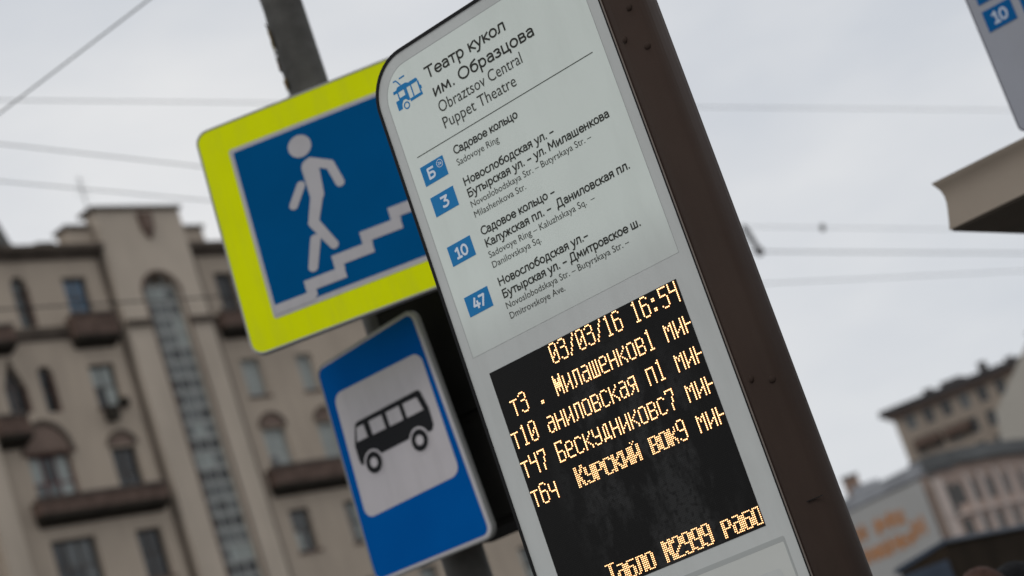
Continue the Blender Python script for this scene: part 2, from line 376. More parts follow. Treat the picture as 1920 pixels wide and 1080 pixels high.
# ------------------------------------------------------------------ lettering drawn as strokes
def arc(cx, cy, rx, ry, a0, a1, n=12):
    return [(cx + rx * math.cos(rad(a0 + (a1 - a0) * i / n)), cy + ry * math.sin(rad(a0 + (a1 - a0) * i / n))) for i in range(n + 1)]
X = 0.70
def bowl_r(x0, x1, y0, y1):     # D-like bowl opening to the left
    ry = (y1 - y0) / 2
    return [(x0, y0), (x1 - ry * .8, y0)] + arc(x1 - ry * .8, (y0 + y1) / 2, ry * .8, ry, -90, 90, 8) + [(x0, y1)]
G = {
 'Т': (.66, [[(.0, 1), (.62, 1)], [(.31, 1), (.31, 0)]]),
 'О': (.86, [arc(.41, .5, .38, .5, 0, 360, 24)]),
 'С': (.68, [arc(.42, .5, .38, .5, 48, 312, 18)]),
 'Н': (.80, [[(.07, 0), (.07, 1)], [(.66, 0), (.66, 1)], [(.07, .52), (.66, .52)]]),
 'Б': (.68, [[(.56, 1), (.08, 1), (.08, 0)], bowl_r(.08, .60, 0, .56)]),
 'М': (.94, [[(.05, 0), (.12, 1), (.44, .22), (.76, 1), (.84, 0)]]),
 'К': (.66, [[(.08, 0), (.08, 1)], [(.60, 1), (.14, .5), (.62, 0)]]),
 'Д': (.84, [[(.02, -.18), (.02, 0), (.76, 0), (.76, -.18)], [(.12, 0), (.22, 1), (.64, 1), (.64, 0)]]),
 'е': (.60, [arc(.30, X / 2, .25, X / 2, -42, -180, 8) + arc(.30, X / 2, .25, X / 2, 180, 0, 12) + [(.06, X / 2)]]),
 'а': (.57, [arc(.25, X - .19, .20, .19, 145, 0, 8) + [(.45, 0)], [(.45, X * .58), (.26, X * .58)] + arc(.24, X * .29, .19, X * .29, 90, 270, 10) + [(.34, .03), (.45, .14)]]),
 'т': (.52, [[(.0, X), (.48, X)], [(.24, X), (.24, 0)]]),
 'р': (.60, [[(.07, X), (.07, -.26)], arc(.28, X / 2, .23, X / 2, 140, -140, 16)]),
 'к': (.52, [[(.07, 0), (.07, X)], [(.46, X), (.12, X / 2), (.48, 0)]]),
 'у': (.54, [[(.02, X), (.26, .04)], [(.48, X), (.24, -.02), (.14, -.24), (.0, -.25)]]),
 'о': (.62, [arc(.29, X / 2, .25, X / 2, 0, 360, 20)]),
 'л': (.60, [[(.0, .02), (.09, .08), (.15, X), (.49, X), (.49, 0)]]),
 'и': (.62, [[(.07, X), (.07, 0), (.49, X), (.49, 0)]]),
 'м': (.76, [[(.05, 0), (.10, X), (.34, .14), (.58, X), (.64, 0)]]),
 '.': (.26, [[(.10, .0), (.10, .045)]]),
 'б': (.62, [arc(.30, .33, .24, .33, 0, 360, 20), [(.06, .38), (.08, .68), (.2, .86), (.5, 1.0)]]),
 'з': (.50, [[(.03, X - .06)] + arc(.20, X * .76, .18, X * .24, 110, -90, 8) + arc(.20, X * .26, .21, X * .26, 90, -120, 9) + [(.02, .07)]]),
 'ц': (.62, [[(.07, X), (.07, 0), (.56, 0), (.56, -.16)], [(.47, X), (.47, 0)]]),
 'в': (.56, [bowl_r(.07, .44, X * .53, X), bowl_r(.07, .48, 0, X * .53), [(.07, 0), (.07, X)]]),
 'н': (.60, [[(.07, 0), (.07, X)], [(.47, 0), (.47, X)], [(.07, X * .52), (.47, X * .52)]]),
 'с': (.50, [arc(.30, X / 2, .25, X / 2, 62, 298, 14)]),
 'д': (.62, [[(.02, -.15), (.02, 0), (.56, 0), (.56, -.15)], [(.09, 0), (.16, X), (.47, X), (.47, 0)]]),
 'я': (.56, [[(.45, 0), (.45, X), (.22, X)] + arc(.22, X * .76, .17, X * .24, 90, 270, 8) + [(.45, X * .52)], [(.24, X * .5), (.04, 0)]]),
 'ы': (.78, [[(.07, X), (.07, 0)], bowl_r(.07, .44, 0, X * .56), [(.64, 0), (.64, X)]]),
 'ь': (.52, [[(.07, X), (.07, 0)], bowl_r(.07, .46, 0, X * .56)]),
 'ж': (.78, [[(.36, 0), (.36, X)], [(.02, X), (.32, X / 2), (.0, 0)], [(.70, X), (.40, X / 2), (.72, 0)]]),
 'ш': (.84, [[(.07, X), (.07, 0), (.71, 0), (.71, X)], [(.39, 0), (.39, X)]]),
 'п': (.60, [[(.07, 0), (.07, X), (.47, X), (.47, 0)]]),
 '–': (.56, [[(.05, .36), (.45, .36)]]),
 ' ': (.30, []),
 '1': (.50, [[(.04, .80), (.25, 1), (.25, 0)], [(.06, 0), (.44, 0)]]),
 '0': (.66, [arc(.31, .5, .26, .5, 0, 360, 22)]),
 '3': (.58, [[(.05, 1), (.48, 1), (.24, .60)] + arc(.24, .30, .25, .30, 80, -130, 12)]),
 '4': (.62, [[(.42, 0), (.42, .62)], [(.26, 1), (.04, .28), (.58, .28)]]),
 '7': (.54, [[(.03, 1), (.48, 1), (.18, 0)]]),
 '2': (.58, [arc(.26, .72, .22, .28, 160, 0, 10) + [(.44, .58), (.04, 0), (.50, 0)]]),
}
def stroke(mb, pts, w, y, eps):
    """thin flat ribbon with round joints, every piece set a hair off the last so that none coincide"""
    for i in range(len(pts) - 1):
        a = Vector(pts[i]); b = Vector(pts[i + 1]); d = b - a
        if d.length < 1e-7: continue
        d.normalize(); nrm = Vector((-d.y, d.x)) * (w / 2)
        ext = d * (w * 0.42) if (i == 0) else Vector((0, 0))
        ext2 = d * (w * 0.42) if (i == len(pts) - 2) else Vector((0, 0))
        eps[0] += 1
        yy = y - (eps[0] % 40) * 4e-6
        q = [a - ext - nrm, b + ext2 - nrm, b + ext2 + nrm, a - ext + nrm]
        mb.flat([(p.x, p.y) for p in q], yy)
    for p in pts[1:-1]:
        eps[0] += 1
        mb.flat(circle(p[0], p[1], w / 2, 8), y - (eps[0] % 40) * 4e-6 - 2e-6)
def text_strokes(mb, txt, u0, u1, z, cap, weight, y):
    tot = sum(G[c][0] for c in txt) - 0.13
    sx = (u1 - u0) / tot; eps = [0]; x = u0
    for c in txt:
        adv, paths = G[c]
        for p in paths:
            stroke(mb, [(x + (q[0] * .93 + .02) * sx, z + (q[1] * (1 - weight) + weight / 2 if q[1] >= 0 else q[1]) * cap) for q in p], weight * cap, y, eps)
        x += adv * sx
    return mb
def latin(name, txt, u0, u1, z, cap, y, m, parent, bold=0.0):
    c = bpy.data.curves.new(name, 'FONT'); c.body = txt; c.size = 1; c.offset = bold; c.resolution_u = 3
    o = bpy.data.objects.new(name, c); COL.objects.link(o)
    bpy.context.view_layer.update()
    me = bpy.data.meshes.new_from_object(o.evaluated_get(bpy.context.evaluated_depsgraph_get()))
    bpy.data.objects.remove(o)
    xs = [v.co.x for v in me.vertices]
    x0, x1 = min(xs), max(xs)
    k = (u1 - u0) / (x1 - x0); kz = cap / 0.70
    for v in me.vertices:
        v.co = Vector((u0 + (v.co.x - x0) * k, y, z + v.co.y * kz))
    me.materials.clear(); me.materials.append(M[m])
    o = bpy.data.objects.new(name, me); COL.objects.link(o); o.parent = parent
    return o

# ------------------------------------------------------------------ the ground
MB().box(-400, 400, -120, 600, -0.4, -0.15).build('ground', 'asphalt', kind='structure')
MB().box(-60, 60, -12, 11.5, -0.14, 0.0).build('pavement', 'paving', kind='structure')
kb = MB()
for i in range(60): kb.box(-60 + i * 2 + .005, -58 + i * 2 - .005, 11.505, 11.8, -0.146, 0.01)
kb.build('kerb', 'kerb', kind='structure')
ln = MB()
for i in range(30): ln.box(-60 + i * 4, -58 + i * 4, 17.9, 18.05, -0.15, -0.146)
ln.build('road_marking', 'sign_white', kind='structure')

# ------------------------------------------------------------------ stop totem
T = empty('bus_stop_totem', (0.1659, 4.9343, 0), -34.6, 'tall brown bus stop stele with lit route poster and amber LED timetable', 'information stele')
UL, UR, ZT = -0.420, 0.3155, 3.525
cor = (0, 0, 0, 1)
out = rrect(UL - .004, UR + .004, 0.25, ZT + .004, .125, 12, cor)
MB().prism(out, 0.004, 0.16).build('casing', 'casing', T, bevel=0.002)
g_in = rrect(UL + .0075, UR - .001, 0.26, ZT - .0075, .118, 12, cor)
MB().ring(rrect(UL, UR + .003, 0.252, ZT, .125, 12, cor), g_in, -0.0035, 0.004).build('gasket', 'gasket', T)
MB().prism(rrect(UL + .0075, UR - .001, 0.26, ZT - .0075, .118, 12, cor), 0.0, 0.0039).build('front_glass', 'face_glass', T)
# upper poster, lower poster
pu = rrect(-0.386, 0.2835, 2.695, 3.488, .095, 10, cor)
pi_ = rrect(-0.3835, 0.2825, 2.695, 3.4855, .0925, 10, cor)
MB().ring(pu, pi_, -0.0006, -0.0001).build('poster_border', 'border_line', T)
MB().flat(pi_, -0.0005).build('route_poster', 'poster', T)
MB().ring(rrect(-.386, .2850, 0.5, 1.990, .003, 2), rrect(-.380, .2800, 0.506, 1.978, .003, 2), -0.0008, -0.0002).build('lower_poster_border', 'border_line', T)
MB().flat(rrect(-.380, .2800, 0.506, 1.978, .003, 2), -0.0006).build('lower_poster', 'sheet', T)
MB().flat(rrect(-.350, .2500, 0.54, 1.925, .01, 3), -0.0012).build('timetable_sheet', 'face_glass', T)

# right hand post: rounded extrusion with a bright bevelled lip
prof = [(.3200, .000), (.3200, -.006), (.3222, -.0075), (.3245, -.006), (.3250, -.003), (.3262, -.003), (.331, -.010), (.341, -.018), (.352, -.0240), (.365, -.0275), (.380, -.0290),
        (.395, -.0292), (.409, -.0285), (.419, -.0262), (.4265, -.0205), (.4315, -.008), (.433, .006), (.430, .030), (.424, .060), (.410, .10), (.39, .13), (.3197, .14)]
post = MB().vprism(prof, 0.0, 3.70)
po = post.build('side_post', 'brown_metal', T)
for p in po.data.polygons:
    if abs(p.normal.z) < .5: p.use_smooth = True
MB().vprism([(.3203, -.0062), (.3223, -.0078), (.3243, -.0063), (.3223, -.0052)], 0.0, 3.70).build('post_lip', 'edge_bright', T)
def rivet(u, z):
    # place the head on the profile of the post
    for i in range(5, 20):
        (a, b), (c, d) = prof[i], prof[i + 1]
        if a <= u <= c:
            k = (u - a) / (c - a); y = b + (d - b) * k
            nx, ny = (d - b), -(c - a); L = math.hypot(nx, ny); nx /= L; ny /= L
            break
    m = MB(); nseg = 12
    n_ = Vector((nx, ny, 0)); t1 = Vector((-ny, nx, 0)); t2 = Vector((0, 0, 1)); c0 = Vector((u, y, z)) - n_ * .0005
    rings = [(.0088, 0), (.0088, .0014), (.0076, .0034), (.0045, .0052)]
    v = []
    for r, h in rings:
        for i in range(nseg):
            t = 2 * math.pi * i / nseg
            v.append(c0 + n_ * h + t1 * (r * math.cos(t)) + t2 * (r * math.sin(t)))
    v.append(c0 + n_ * .0058)
    f = []
    for k in range(3):
        for i in range(nseg): f.append((k * nseg + i, k * nseg + (i + 1) % nseg, (k + 1) * nseg + (i + 1) % nseg, (k + 1) * nseg + i))
    for i in range(nseg): f.append((3 * nseg + i, 3 * nseg + (i + 1) % nseg, 4 * nseg))
    m.add(v, f).build('rivet', 'brown_metal', T, smooth=True)
for u, z in ((.3590, 3.2140), (.3615, 2.343), (.3615, 1.45), (.3590, 0.6)): rivet(u, z)
for u, z in ((.402, 3.278), (.4135, 3.1708), (.4150, 2.3225), (.4133, 1.43), (.4133, .58)): rivet(u + (.0 if z > 3.2 else -.002), z)
MB().box(.39, .4335, -.034, -.030, 2.036, 2.0375).build('post_seam', 'gasket', T)
# plinth
MB().box(-.46, .45, -.05, .19, 0, .25).build('plinth', 'brown_metal', T, bevel=.006)
MB().box(-.41, .318, .16, .163, .3, 3.4).build('rear_panel', 'brown_metal', T)

# printed text on the poster ------------------------------------------------
TY = -0.0012
def bold_line(txt, u0, u1, z, cap, w=.155):
    return text_strokes(MB(), txt, u0, u1, z, cap, w, TY).build('lettering', 'ink', T)
bold_line('Театр кукол', -.2385, .034, 3.4095, .0335, .15)
bold_line('им. Образцова', -.2350, .1085, 3.3565, .0335, .15)
latin('lettering', 'Obraztsov Central', -.2335, .0520, 3.3115, .031, TY, 'ink_light', T)
latin('lettering', 'Puppet Theatre', -.2355, .0135, 3.2675, .031, TY, 'ink_light', T)
MB().box(-.3490, .2495, -.0013, -.0007, 3.2382, 3.2402).build('divider_line', 'ink_light', T)
bold_line('Садовое кольцо', -.2335, -.0175, 3.1920, .0235)
latin('lettering', 'Sadovoye Ring', -.2355, -.0920, 3.1625, .0180, TY, 'ink_light', T)
bold_line('Новослободская ул. –', -.2355, .0670, 3.1050, .0235)
bold_line('Бутырская ул. – ул. Милашенкова', -.2355, .2310, 3.0730, .0235)
latin('lettering', 'Novoslobodskaya Str. – Butyrskaya Str. –', -.2365, .1640, 3.0462, .0172, TY, 'ink_light', T)
latin('lettering', 'Milashenkova Str.', -.2365, -.0625, 3.0182, .0172, TY, 'ink_light', T)
bold_line('Садовое кольцо –', -.2345, .0110, 2.9672, .0235)
bold_line('Калужская пл. –  Даниловская пл.', -.2340, .2360, 2.9338, .0235)
latin('lettering', 'Sadovoye Ring – Kaluzhskaya Sq.  –', -.2350, .1155, 2.9060, .0172, TY, 'ink_light', T)
latin('lettering', 'Danilovskaya Sq.', -.2345, -.0715, 2.8786, .0172, TY, 'ink_light', T)
bold_line('Новослободская ул.–', -.2345, .0595, 2.8280, .0235)
bold_line('Бутырская ул. – Дмитровское ш.', -.2345, .2100, 2.7953, .0235)
latin('lettering', 'Novoslobodskaya Str. – Butyrskaya Str. –', -.2350, .1645, 2.7675, .0172, TY, 'ink_light', T)
latin('lettering', 'Dmitrovskoye Ave.', -.2340, -.0525, 2.7400, .0172, TY, 'ink_light', T)
# route number tiles
for txt, zt, uc in (('Б', 3.2104, -.3230), ('3', 3.1243, -.3115), ('10', 2.9858, -.3115), ('47', 2.8460, -.3110)):
    t = MB().box(-.3515, -.2715, -.0014, -.0006, zt - .0532, zt).build('route_tile', 'tile_blue', T)
    ww = {1: .0215, 2: .038}[len(txt)]
    text_strokes(MB(), txt, uc - ww / 2, uc + ww / 2, zt - .0426, .0315, .19, -.0018).build('lettering', 'tile_white', t)
    if txt == 'Б':
        e = [0]; mb = MB()
        stroke(mb, circle(-.2870, zt - .0160, .0100, 24) + [(-.2770, zt - .0160)], .0016, -.0018, e)
        text_strokes(mb, '24', -.2925, -.2820, zt - .0202, .0086, .17, -.0019)
        mb.build('round_clock_badge', 'tile_white', t)
# trolleybus pictogram: outline measured in the poster plane
tb = MB()
def P(*a): return list(a)
bx, bz = -.3560, 3.3760
def tp(pts, y=TY): tb.flat([(bx + p[0], bz + p[1]) for p in pts], y)
tp([(.0, .046), (.060, .046), (.060, .054), (.047, .060), (.018, .060), (.012, .054), (.0, .054)])          # roof
tp([(.060, .046), (.084, .046), (.088, .050), (.084, .056), (.060, .056)], TY - 1e-5)
tp([(.012, .026), (.040, .026), (.040, .046), (.036, .046), (.036, .030), (.016, .030), (.016, .046), (.012, .046)], TY - 2e-5)   # front window
tp([(.0, .000), (.014, .000), (.017, .012), (.024, .020), (.033, .020), (.040, .012), (.046, .012), (.046, .046), (.0405, .046), (.0405, .0262), (.0, .0262)], TY - 3e-5)
tp([(.0465, .006), (.090, .006), (.090, .014), (.0465, .014)], TY - 1e-5)
tp([(.059, .0145), (.063, .0145), (.063, .046), (.059, .046)], TY - 2e-5)
tp([(.084, .0145), (.089, .0145), (.089, .046), (.084, .046)], TY - 3e-5)
tp([(.0891, .022), (.093, .022), (.093, .032), (.0891, .032)], TY - 1e-5)
e = [0]
stroke(tb, circle(bx + .0300, bz + .0030, .0085, 20) + [(bx + .0385, bz + .0030)], .0034, TY - 5e-5, e)
stroke(tb, [(bx + .012, bz + .078), (bx + .020, bz + .078), (bx + .030, bz + .062)], .0036, TY - 5e-5, e)
stroke(tb, [(bx + .034, bz + .078), (bx + .050, bz + .078)], .0040, TY - 5e-5, e)
tb.build('trolleybus_pictogram', 'tile_blue', T)

# LED board -------------------------------------------------------------
LU0, LU1, LZ0, LZ1 = -.3505, .2490, 2.0270, 2.6388
MB().box(LU0, LU1, -.0006, .0002, LZ0, LZ1).build('led_panel', 'led_mask', T)
MB().ring([(LU0 - .0016, LZ0 - .0016), (LU1 + .0016, LZ0 - .0016), (LU1 + .0016, LZ1 + .0016), (LU0 - .0016, LZ1 + .0016)],
          [(LU0, LZ0), (LU1, LZ0), (LU1, LZ1), (LU0, LZ1)], -.0008, -.0001).build('led_panel_edge', 'gasket', T)
CP, RP = (LU1 - LU0) / 124, (LZ1 - LZ0) / 128
F11 = {
 '0': ".###.|#...#|#...#|#...#|#..##|#.#.#|#.#.#|##..#|#...#|#...#|.###.",
 '1': "..#..|.##..|..#..|..#..|..#..|..#..|..#..|..#..|..#..|..#..|.###.",
 '2': ".###.|#...#|#...#|....#|....#|...#.|..#..|.#...|#....|#....|#####",
 '3': ".###.|#...#|....#|....#|.###.|....#|....#|....#|....#|#...#|.###.",
 '4': "#...#|#...#|#...#|#...#|#####|....#|....#|....#|....#|....#|....#",
 '5': "#####|#....|#....|#....|####.|....#|....#|....#|....#|#...#|.###.",
 '6': ".###.|#...#|#....|#....|####.|#...#|#...#|#...#|#...#|#...#|.###.",
 '7': "#####|#...#|....#|....#|...#.|...#.|...#.|..#..|..#..|..#..|..#..",
 '9': ".###.|#...#|#...#|#...#|#...#|.####|....#|....#|....#|#...#|.###.",
 '/': "....#|....#|...#.|...#.|..#..|..#..|..#..|.#...|.#...|#....|#....",
 ':': ".....|.....|.....|.##..|.##..|.....|.....|.....|.##..|.##..|.....",
 'М': "#...#|#...#|##.##|##.##|#####|#####|#####|#.#.#|#.#.#|#...#|#...#",
 'Т': "#####|..#..|..#..|..#..|..#..|..#..|..#..|..#..|..#..|..#..|..#..",
 'К': "#...#|#...#|#..#.|#..#.|#.#..|##...|#.#..|#.#..|#..#.|#..#.|#...#",
 'Б': "#####|#...#|#....|#....|#....|####.|#...#|#...#|#...#|#...#|####.",
 '№': "#...#|#.#.#|##..#|##..#|#.#.#|#.#.#|#..##|#..##|#...#|#...#|#...#",
}
F9 = {
 'и': "#...#|#...#|#...#|#...#|#..##|#.#.#|##..#|#...#|#...#",
 'й': "#...#|#...#|#...#|#...#|#..##|#.#.#|##..#|#...#|#...#",
 'л': ".####|.#..#|.#..#|.#..#|.#..#|.#..#|.#..#|.#..#|#...#",
 'а': ".###.|....#|....#|.####|#...#|#...#|#...#|#..##|.##.#",
 'ш': "#.#.#|#.#.#|#.#.#|#.#.#|#.#.#|#.#.#|#.#.#|#.#.#|#####",
 'е': ".###.|#...#|#...#|#...#|####.|#....|#....|#....|.####",
 'н': "#...#|#...#|#...#|#...#|#####|#...#|#...#|#...#|#...#",
 'к': "#...#|#...#|#..#.|#.#..|##...|#.#..|#..#.|#...#|#...#",
 'о': ".###.|#...#|#...#|#...#|#...#|#...#|#...#|#...#|.###.",
 'в': "####.|#...#|#...#|#...#|####.|#...#|#...#|#...#|####.",
 'т': "#####|..#..|..#..|..#..|..#..|..#..|..#..|..#..|..#..",
 'с': ".###.|#...#|#....|#....|#....|#....|#....|#...#|.###.",
 'я': ".####|#...#|#...#|#...#|.####|..#.#|..#.#|.#..#|#...#",
 'п': "#####|#...#|#...#|#...#|#...#|#...#|#...#|#...#|#...#",
 'у': "#...#|#...#|#...#|#...#|.####|....#|....#|#...#|.###.",
 'д': "..##.|.#.#.|.#.#.|.#.#.|.#.#.|.#.#.|.#.#.|#####|#...#",
 'р': "####.|#...#|#...#|#...#|####.|#....|#....|#....|#....",
 'м': "#...#|##.##|#.#.#|#.#.#|#...#|#...#|#...#|#...#|#...#",
 'б': ".####|#....|#....|####.|#...#|#...#|#...#|#...#|.###.",
 'ч': "#...#|#...#|#...#|#...#|.####|....#|....#|....#|....#",
 '.': ".....|.....|.....|.....|.....|.....|.....|.##..|.##..",
}
LIT = set()
def led(txt, c0, r0, bold=False, lo=4, hi=128):
    out = set()
    for k, ch in enumerate(txt):
        if ch == ' ': continue
        rows, dr = (F11[ch], 0) if ch in F11 else (F9[ch], 2)
        for r, row in enumerate(rows.split('|')):
            for c, b in enumerate(row):
                if b == '#':
                    out.add((c0 + k * 6 + c, r0 + dr + r))
                    if bold: out.add((c0 + k * 6 + c + 1, r0 + dr + r))
        if ch == 'й':
            for a, b in ((1, -2), (2, -1), (3, -2)): out.add((c0 + k * 6 + a, r0 + dr + b))
    return {p for p in out if lo <= p[0] < hi}
lines = [
 [led('03/03/16 16:54', 44, 0)],
 [led('т3', 10, 16), led('.', 28, 16), led('Милашенков', 40, 16), led('1', 100, 16), led('мин', 112, 16)],
 [led('т10', 4, 32), led('аниловская п', 28, 32, hi=99), led('1', 100, 32), led('мин', 112, 32)],
 [led('т47', 4, 48), led('Бескудниковс', 28, 48, hi=99), led('7', 100, 48), led('мин', 112, 48)],
 [led('т6ч', 4, 64), led('Курский вок', 34, 64, True, hi=99), led('9', 100, 64), led('мин', 112, 64)],
 [led('Табло №2999 рабо', 33, 116, True)],
]
rnd_led = random.Random(11)
def pos(c, r): return LU0 + (c - 4 + .5) * CP, LZ1 - (r + .5) * RP
for ln_ in lines:
    pts = set().union(*ln_)
    LIT |= pts
    a, b = MB(), MB()
    boldset = ln_[1] if ln_ is lines[4] else (ln_[0] if ln_ is lines[5] else set())
    for c, r in sorted(pts):
        u, z = pos(c, r)
        kd = rnd_led.uniform(.93, 1.03) * (.80 if (c, r) in boldset else 1)
        ring_o = circle(u, z, .00228 * kd, 8)
        n = 8
        top = circle(u, z, .00175 * kd, 8)
        v = [(p[0], -.0007, p[1]) for p in ring_o] + [(p[0], -.0016, p[1]) for p in top]
        a.add(v, [(i, (i + 1) % n, (i + 1) % n + n, i + n) for i in range(n)])
        v = [(p[0], -.0016, p[1]) for p in top] + [(u, -.0021, z)]
        b.add(v, [(i, (i + 1) % n, n) for i in range(n)])
    o = b.build('lit_text_row', 'led_core', T, kind='stuff')
    a.build('diode_rims', 'led_ring', o, kind='stuff')
off = MB()
for c in range(4, 128):
    for r in range(128):
        if (c, r) in LIT: continue
        u, z = pos(c, r)
        q = circle(u, z, .0012, 4)
        off.add([(p[0], -.0007, p[1]) for p in q] + [(u, -.0012, z)], [(i, (i + 1) % 4, 4) for i in range(4)])
off.build('unlit_diodes', 'led_off', T, kind='stuff')

# ------------------------------------------------------------------ lamp post with its signs
PX, PY = -0.520, 8.09
PL = empty('lamp_post', (PX, PY, 0), 0, 'grey round steel lamp post with flaking paint rising behind the yellow sign', 'lamp post')
pm = MB(); nseg = 28; zs = [0.0, .3] + [0.5 + i * .06 for i in range(112)] + [7.5, 8.5]
rnd = random.Random(3)
v = []
for z in zs:
    base = .092 - .0018 * z
    for i in range(nseg):
        t = 2 * math.pi * i / nseg
        k = 1.0
        if 3.2 < z < 5.6 and abs(t - math.pi) < .9:      # flakes and wads of old posters along the left side
            k = 1 + .12 * max(0, rnd.random() - .35)
        v.append((base * k * math.cos(t), base * k * math.sin(t), z))
f = []
for k in range(len(zs) - 1):
    for i in range(nseg): f.append((k * nseg + i, k * nseg + (i + 1) % nseg, (k + 1) * nseg + (i + 1) % nseg, (k + 1) * nseg + i))
pm.add(v, f).build('shaft', 'pole', PL, smooth=True)
for (z, h, a, r) in ((4.66, .05, 190, .087), (4.77, .07, 172, .088), (4.86, .09, 186, .087), (4.93, .05, 165, .088), (4.60, .04, 170, .089)):
    pk = MB(); v = []; n = 6
    for j in range(4):
        for i in range(n):
            t = rad(a - 22 + 44 * i / (n - 1) + rnd.uniform(-3, 3))
            rr = r + .003 + rnd.uniform(0, .006)
            v.append((rr * math.cos(t), rr * math.sin(t), z + h * (j / 3 - .5) + rnd.uniform(-.006, .006)))
    pk.add(v, [(j * n + i, j * n + i + 1, (j + 1) * n + i + 1, (j + 1) * n + i) for j in range(3) for i in range(n - 1)]).build('paint_flake', 'peel', PL)
MB().lathe((0, 0, 0), [(.16, 0), (.16, .05), (.12, .09), (.105, .5), (.1, .52)], 20).build('base_collar', 'pole', PL, smooth=False)
MB().tube((0, 0, 8.5), (.0, -1.6, 9.0), .035, 10).build('lamp_arm', 'pole', PL, smooth=True)
MB().box(-.13, .13, -2.25, -1.55, 8.95, 9.06).build('lamp_head', 'steel', PL, bevel=.02)

# yellow pedestrian underpass sign, leaning back a little at the top
d, v_, n_ = Vector((.99098, -.13399, 0)), Vector((.01818, .13449, .99075)), Vector((-.13275, -.98181, .13572))
RY = Matrix((d, -n_, v_)).transposed()
YS = empty('underpass_sign', (-0.83342, 7.49489, 3.95414), label='square yellow-bordered blue sign of a man walking down stairs', cat='road sign', rot=RY)
o_ = rrect(-.141, .800, -.502, .446, .050, 8)
MB().prism(o_, .0, .003).build('sign_plate', 'sign_yellow', YS)
MB().ring(rrect(-.1445, .8035, -.5055, .4495, .053, 8), rrect(-.1375, .7965, -.4985, .4425, .047, 8), -.002, .022).build('rim', 'sign_back', YS)
MB().flat(rrect(-.028, .688, -.391, .331, .012, 4), -.0012).build('white_border', 'sign_grey', YS)
MB().flat(rrect(-.012, .671, -.370, .314, .006, 3), -.0020).build('blue_field', 'sign_teal', YS)
pk = MB(); e = [0]
SY = -.0030
pk.flat(circle(.245, .236, .0465, 28), SY)
def cap_(p, q, w, y, w2=None):
    p = Vector(p); q = Vector(q); w2 = w2 or w
    d_ = (q - p).normalized(); a0 = math.degrees(math.atan2(d_.y, d_.x))
    pts = [(q.x + w2 / 2 * math.cos(rad(a0 + t)), q.y + w2 / 2 * math.sin(rad(a0 + t))) for t in range(-90, 91, 18)] + \
          [(p.x + w / 2 * math.cos(rad(a0 + t)), p.y + w / 2 * math.sin(rad(a0 + t))) for t in range(90, 271, 18)]
    pk.flat(pts, y)
cap_((.262, .140), (.258, .020), .068, SY - 1e-4, .056)
cap_((.268, .158), (.338, .118), .037, SY - 2e-4)
cap_((.338, .118), (.356, .034), .036, SY - 3e-4)
cap_((.208, .080), (.160, .012), .034, SY - 4e-4)
cap_((.256, .016), (.216, -.082), .050, SY - 5e-4, .042)
cap_((.216, -.082), (.268, -.196), .043, SY - 6e-4, .036)
cap_((.205, -.150), (.168, -.252), .041, SY - 7e-4, .038)
steps = [(.118, -.292), (.245, -.237), (.372, -.188), (.500, -.138), (.628, -.090)]
pk.flat([(-.0150, -.3780), (.144, -.3780), (.158, -.340), (-.0150, -.340)], SY - 1e-4)
prev = -.353
for i, (x, z) in enumerate(steps):
    pk.flat([(x, prev - .012), (x + .038, prev - .012), (x + .038, z - .010), (x, z - .010)], SY - 2e-4 - i * 5e-5)
    x1 = steps[i + 1][0] + .036 if i < 4 else .6705
    pk.flat([(x, z - .047), (x1, z - .047), (x1, z), (x, z)], SY - 5e-4 - i * 5e-5)
    prev = z
pk.build('walking_man_pictogram', 'sign_grey', YS)
for zz in (-.25, .25):
    MB().box(.1, .60, .004, .03, zz - .02, zz + .02).build('bracket', 'steel', YS)
MB().box(.32, .36, .03, .50, -.26, .26).build('bracket_arm', 'pole', YS)

# bus stop sign, slightly out of square like a bent plate
d, v_, n_ = Vector((.80115, -.59846, 0)), Vector((.00574, .00769, .99995)), Vector((-.59844, -.80111, .0096))
RB = Matrix((d, -n_, v_)).transposed()
BS = empty('bus_stop_sign', (-.846, 7.927, 2.563), label='blue sign with black bus silhouette on a white panel, below the yellow sign', cat='road sign', rot=RB)
QC = [(-.013, .013), (.619, -.006), (.579, .907), (.017, .886)]
def bil(s, t):
    a, b, c, e_ = QC
    return ((1 - s) * (1 - t) * a[0] + s * (1 - t) * b[0] + s * t * c[0] + (1 - s) * t * e_[0], (1 - s) * (1 - t) * a[1] + s * (1 - t) * b[1] + s * t * c[1] + (1 - s) * t * e_[1])
def qrect(x0, x1, z0, z1, r, n=6):
    return [bil(p[0] / .6, p[1] / .9) for p in rrect(x0, x1, z0, z1, r, n)]
MB().prism(qrect(0, .6, 0, .9, .045), 0, .003).build('sign_plate', 'sign_white', BS)
MB().ring(qrect(-.003, .603, -.003, .903, .048), qrect(.004, .596, .004, .896, .042), -.002, .020).build('rim', 'sign_back', BS)
MB().flat(qrect(.0065, .5795, .0145, .8875, .032), -.0012).build('blue_field', 'sign_blue', BS)
MB().flat([p for p in rrect(.0, .495, .0, .49, .045, 8)] and [(lambda s, t: ((1 - s) * (1 - t) * .0385 + s * (1 - t) * .553 + s * t * .5455 + (1 - s) * t * .064, (1 - s) * (1 - t) * .2555 + s * (1 - t) * .2565 + s * t * .7455 + (1 - s) * t * .7570))(p[0], p[1]) for p in rrect(0, 1, 0, 1, .085, 8)], -.0020).build('white_panel', 'sign_white', BS)
bs = MB()
bs.flat([(.112, .452), (.160, .452), (.175, .462), (.405, .462), (.425, .452), (.490, .452), (.5035, .470), (.5055, .535), (.0935, .535), (.0925, .480), (.096, .458)], -.0030)
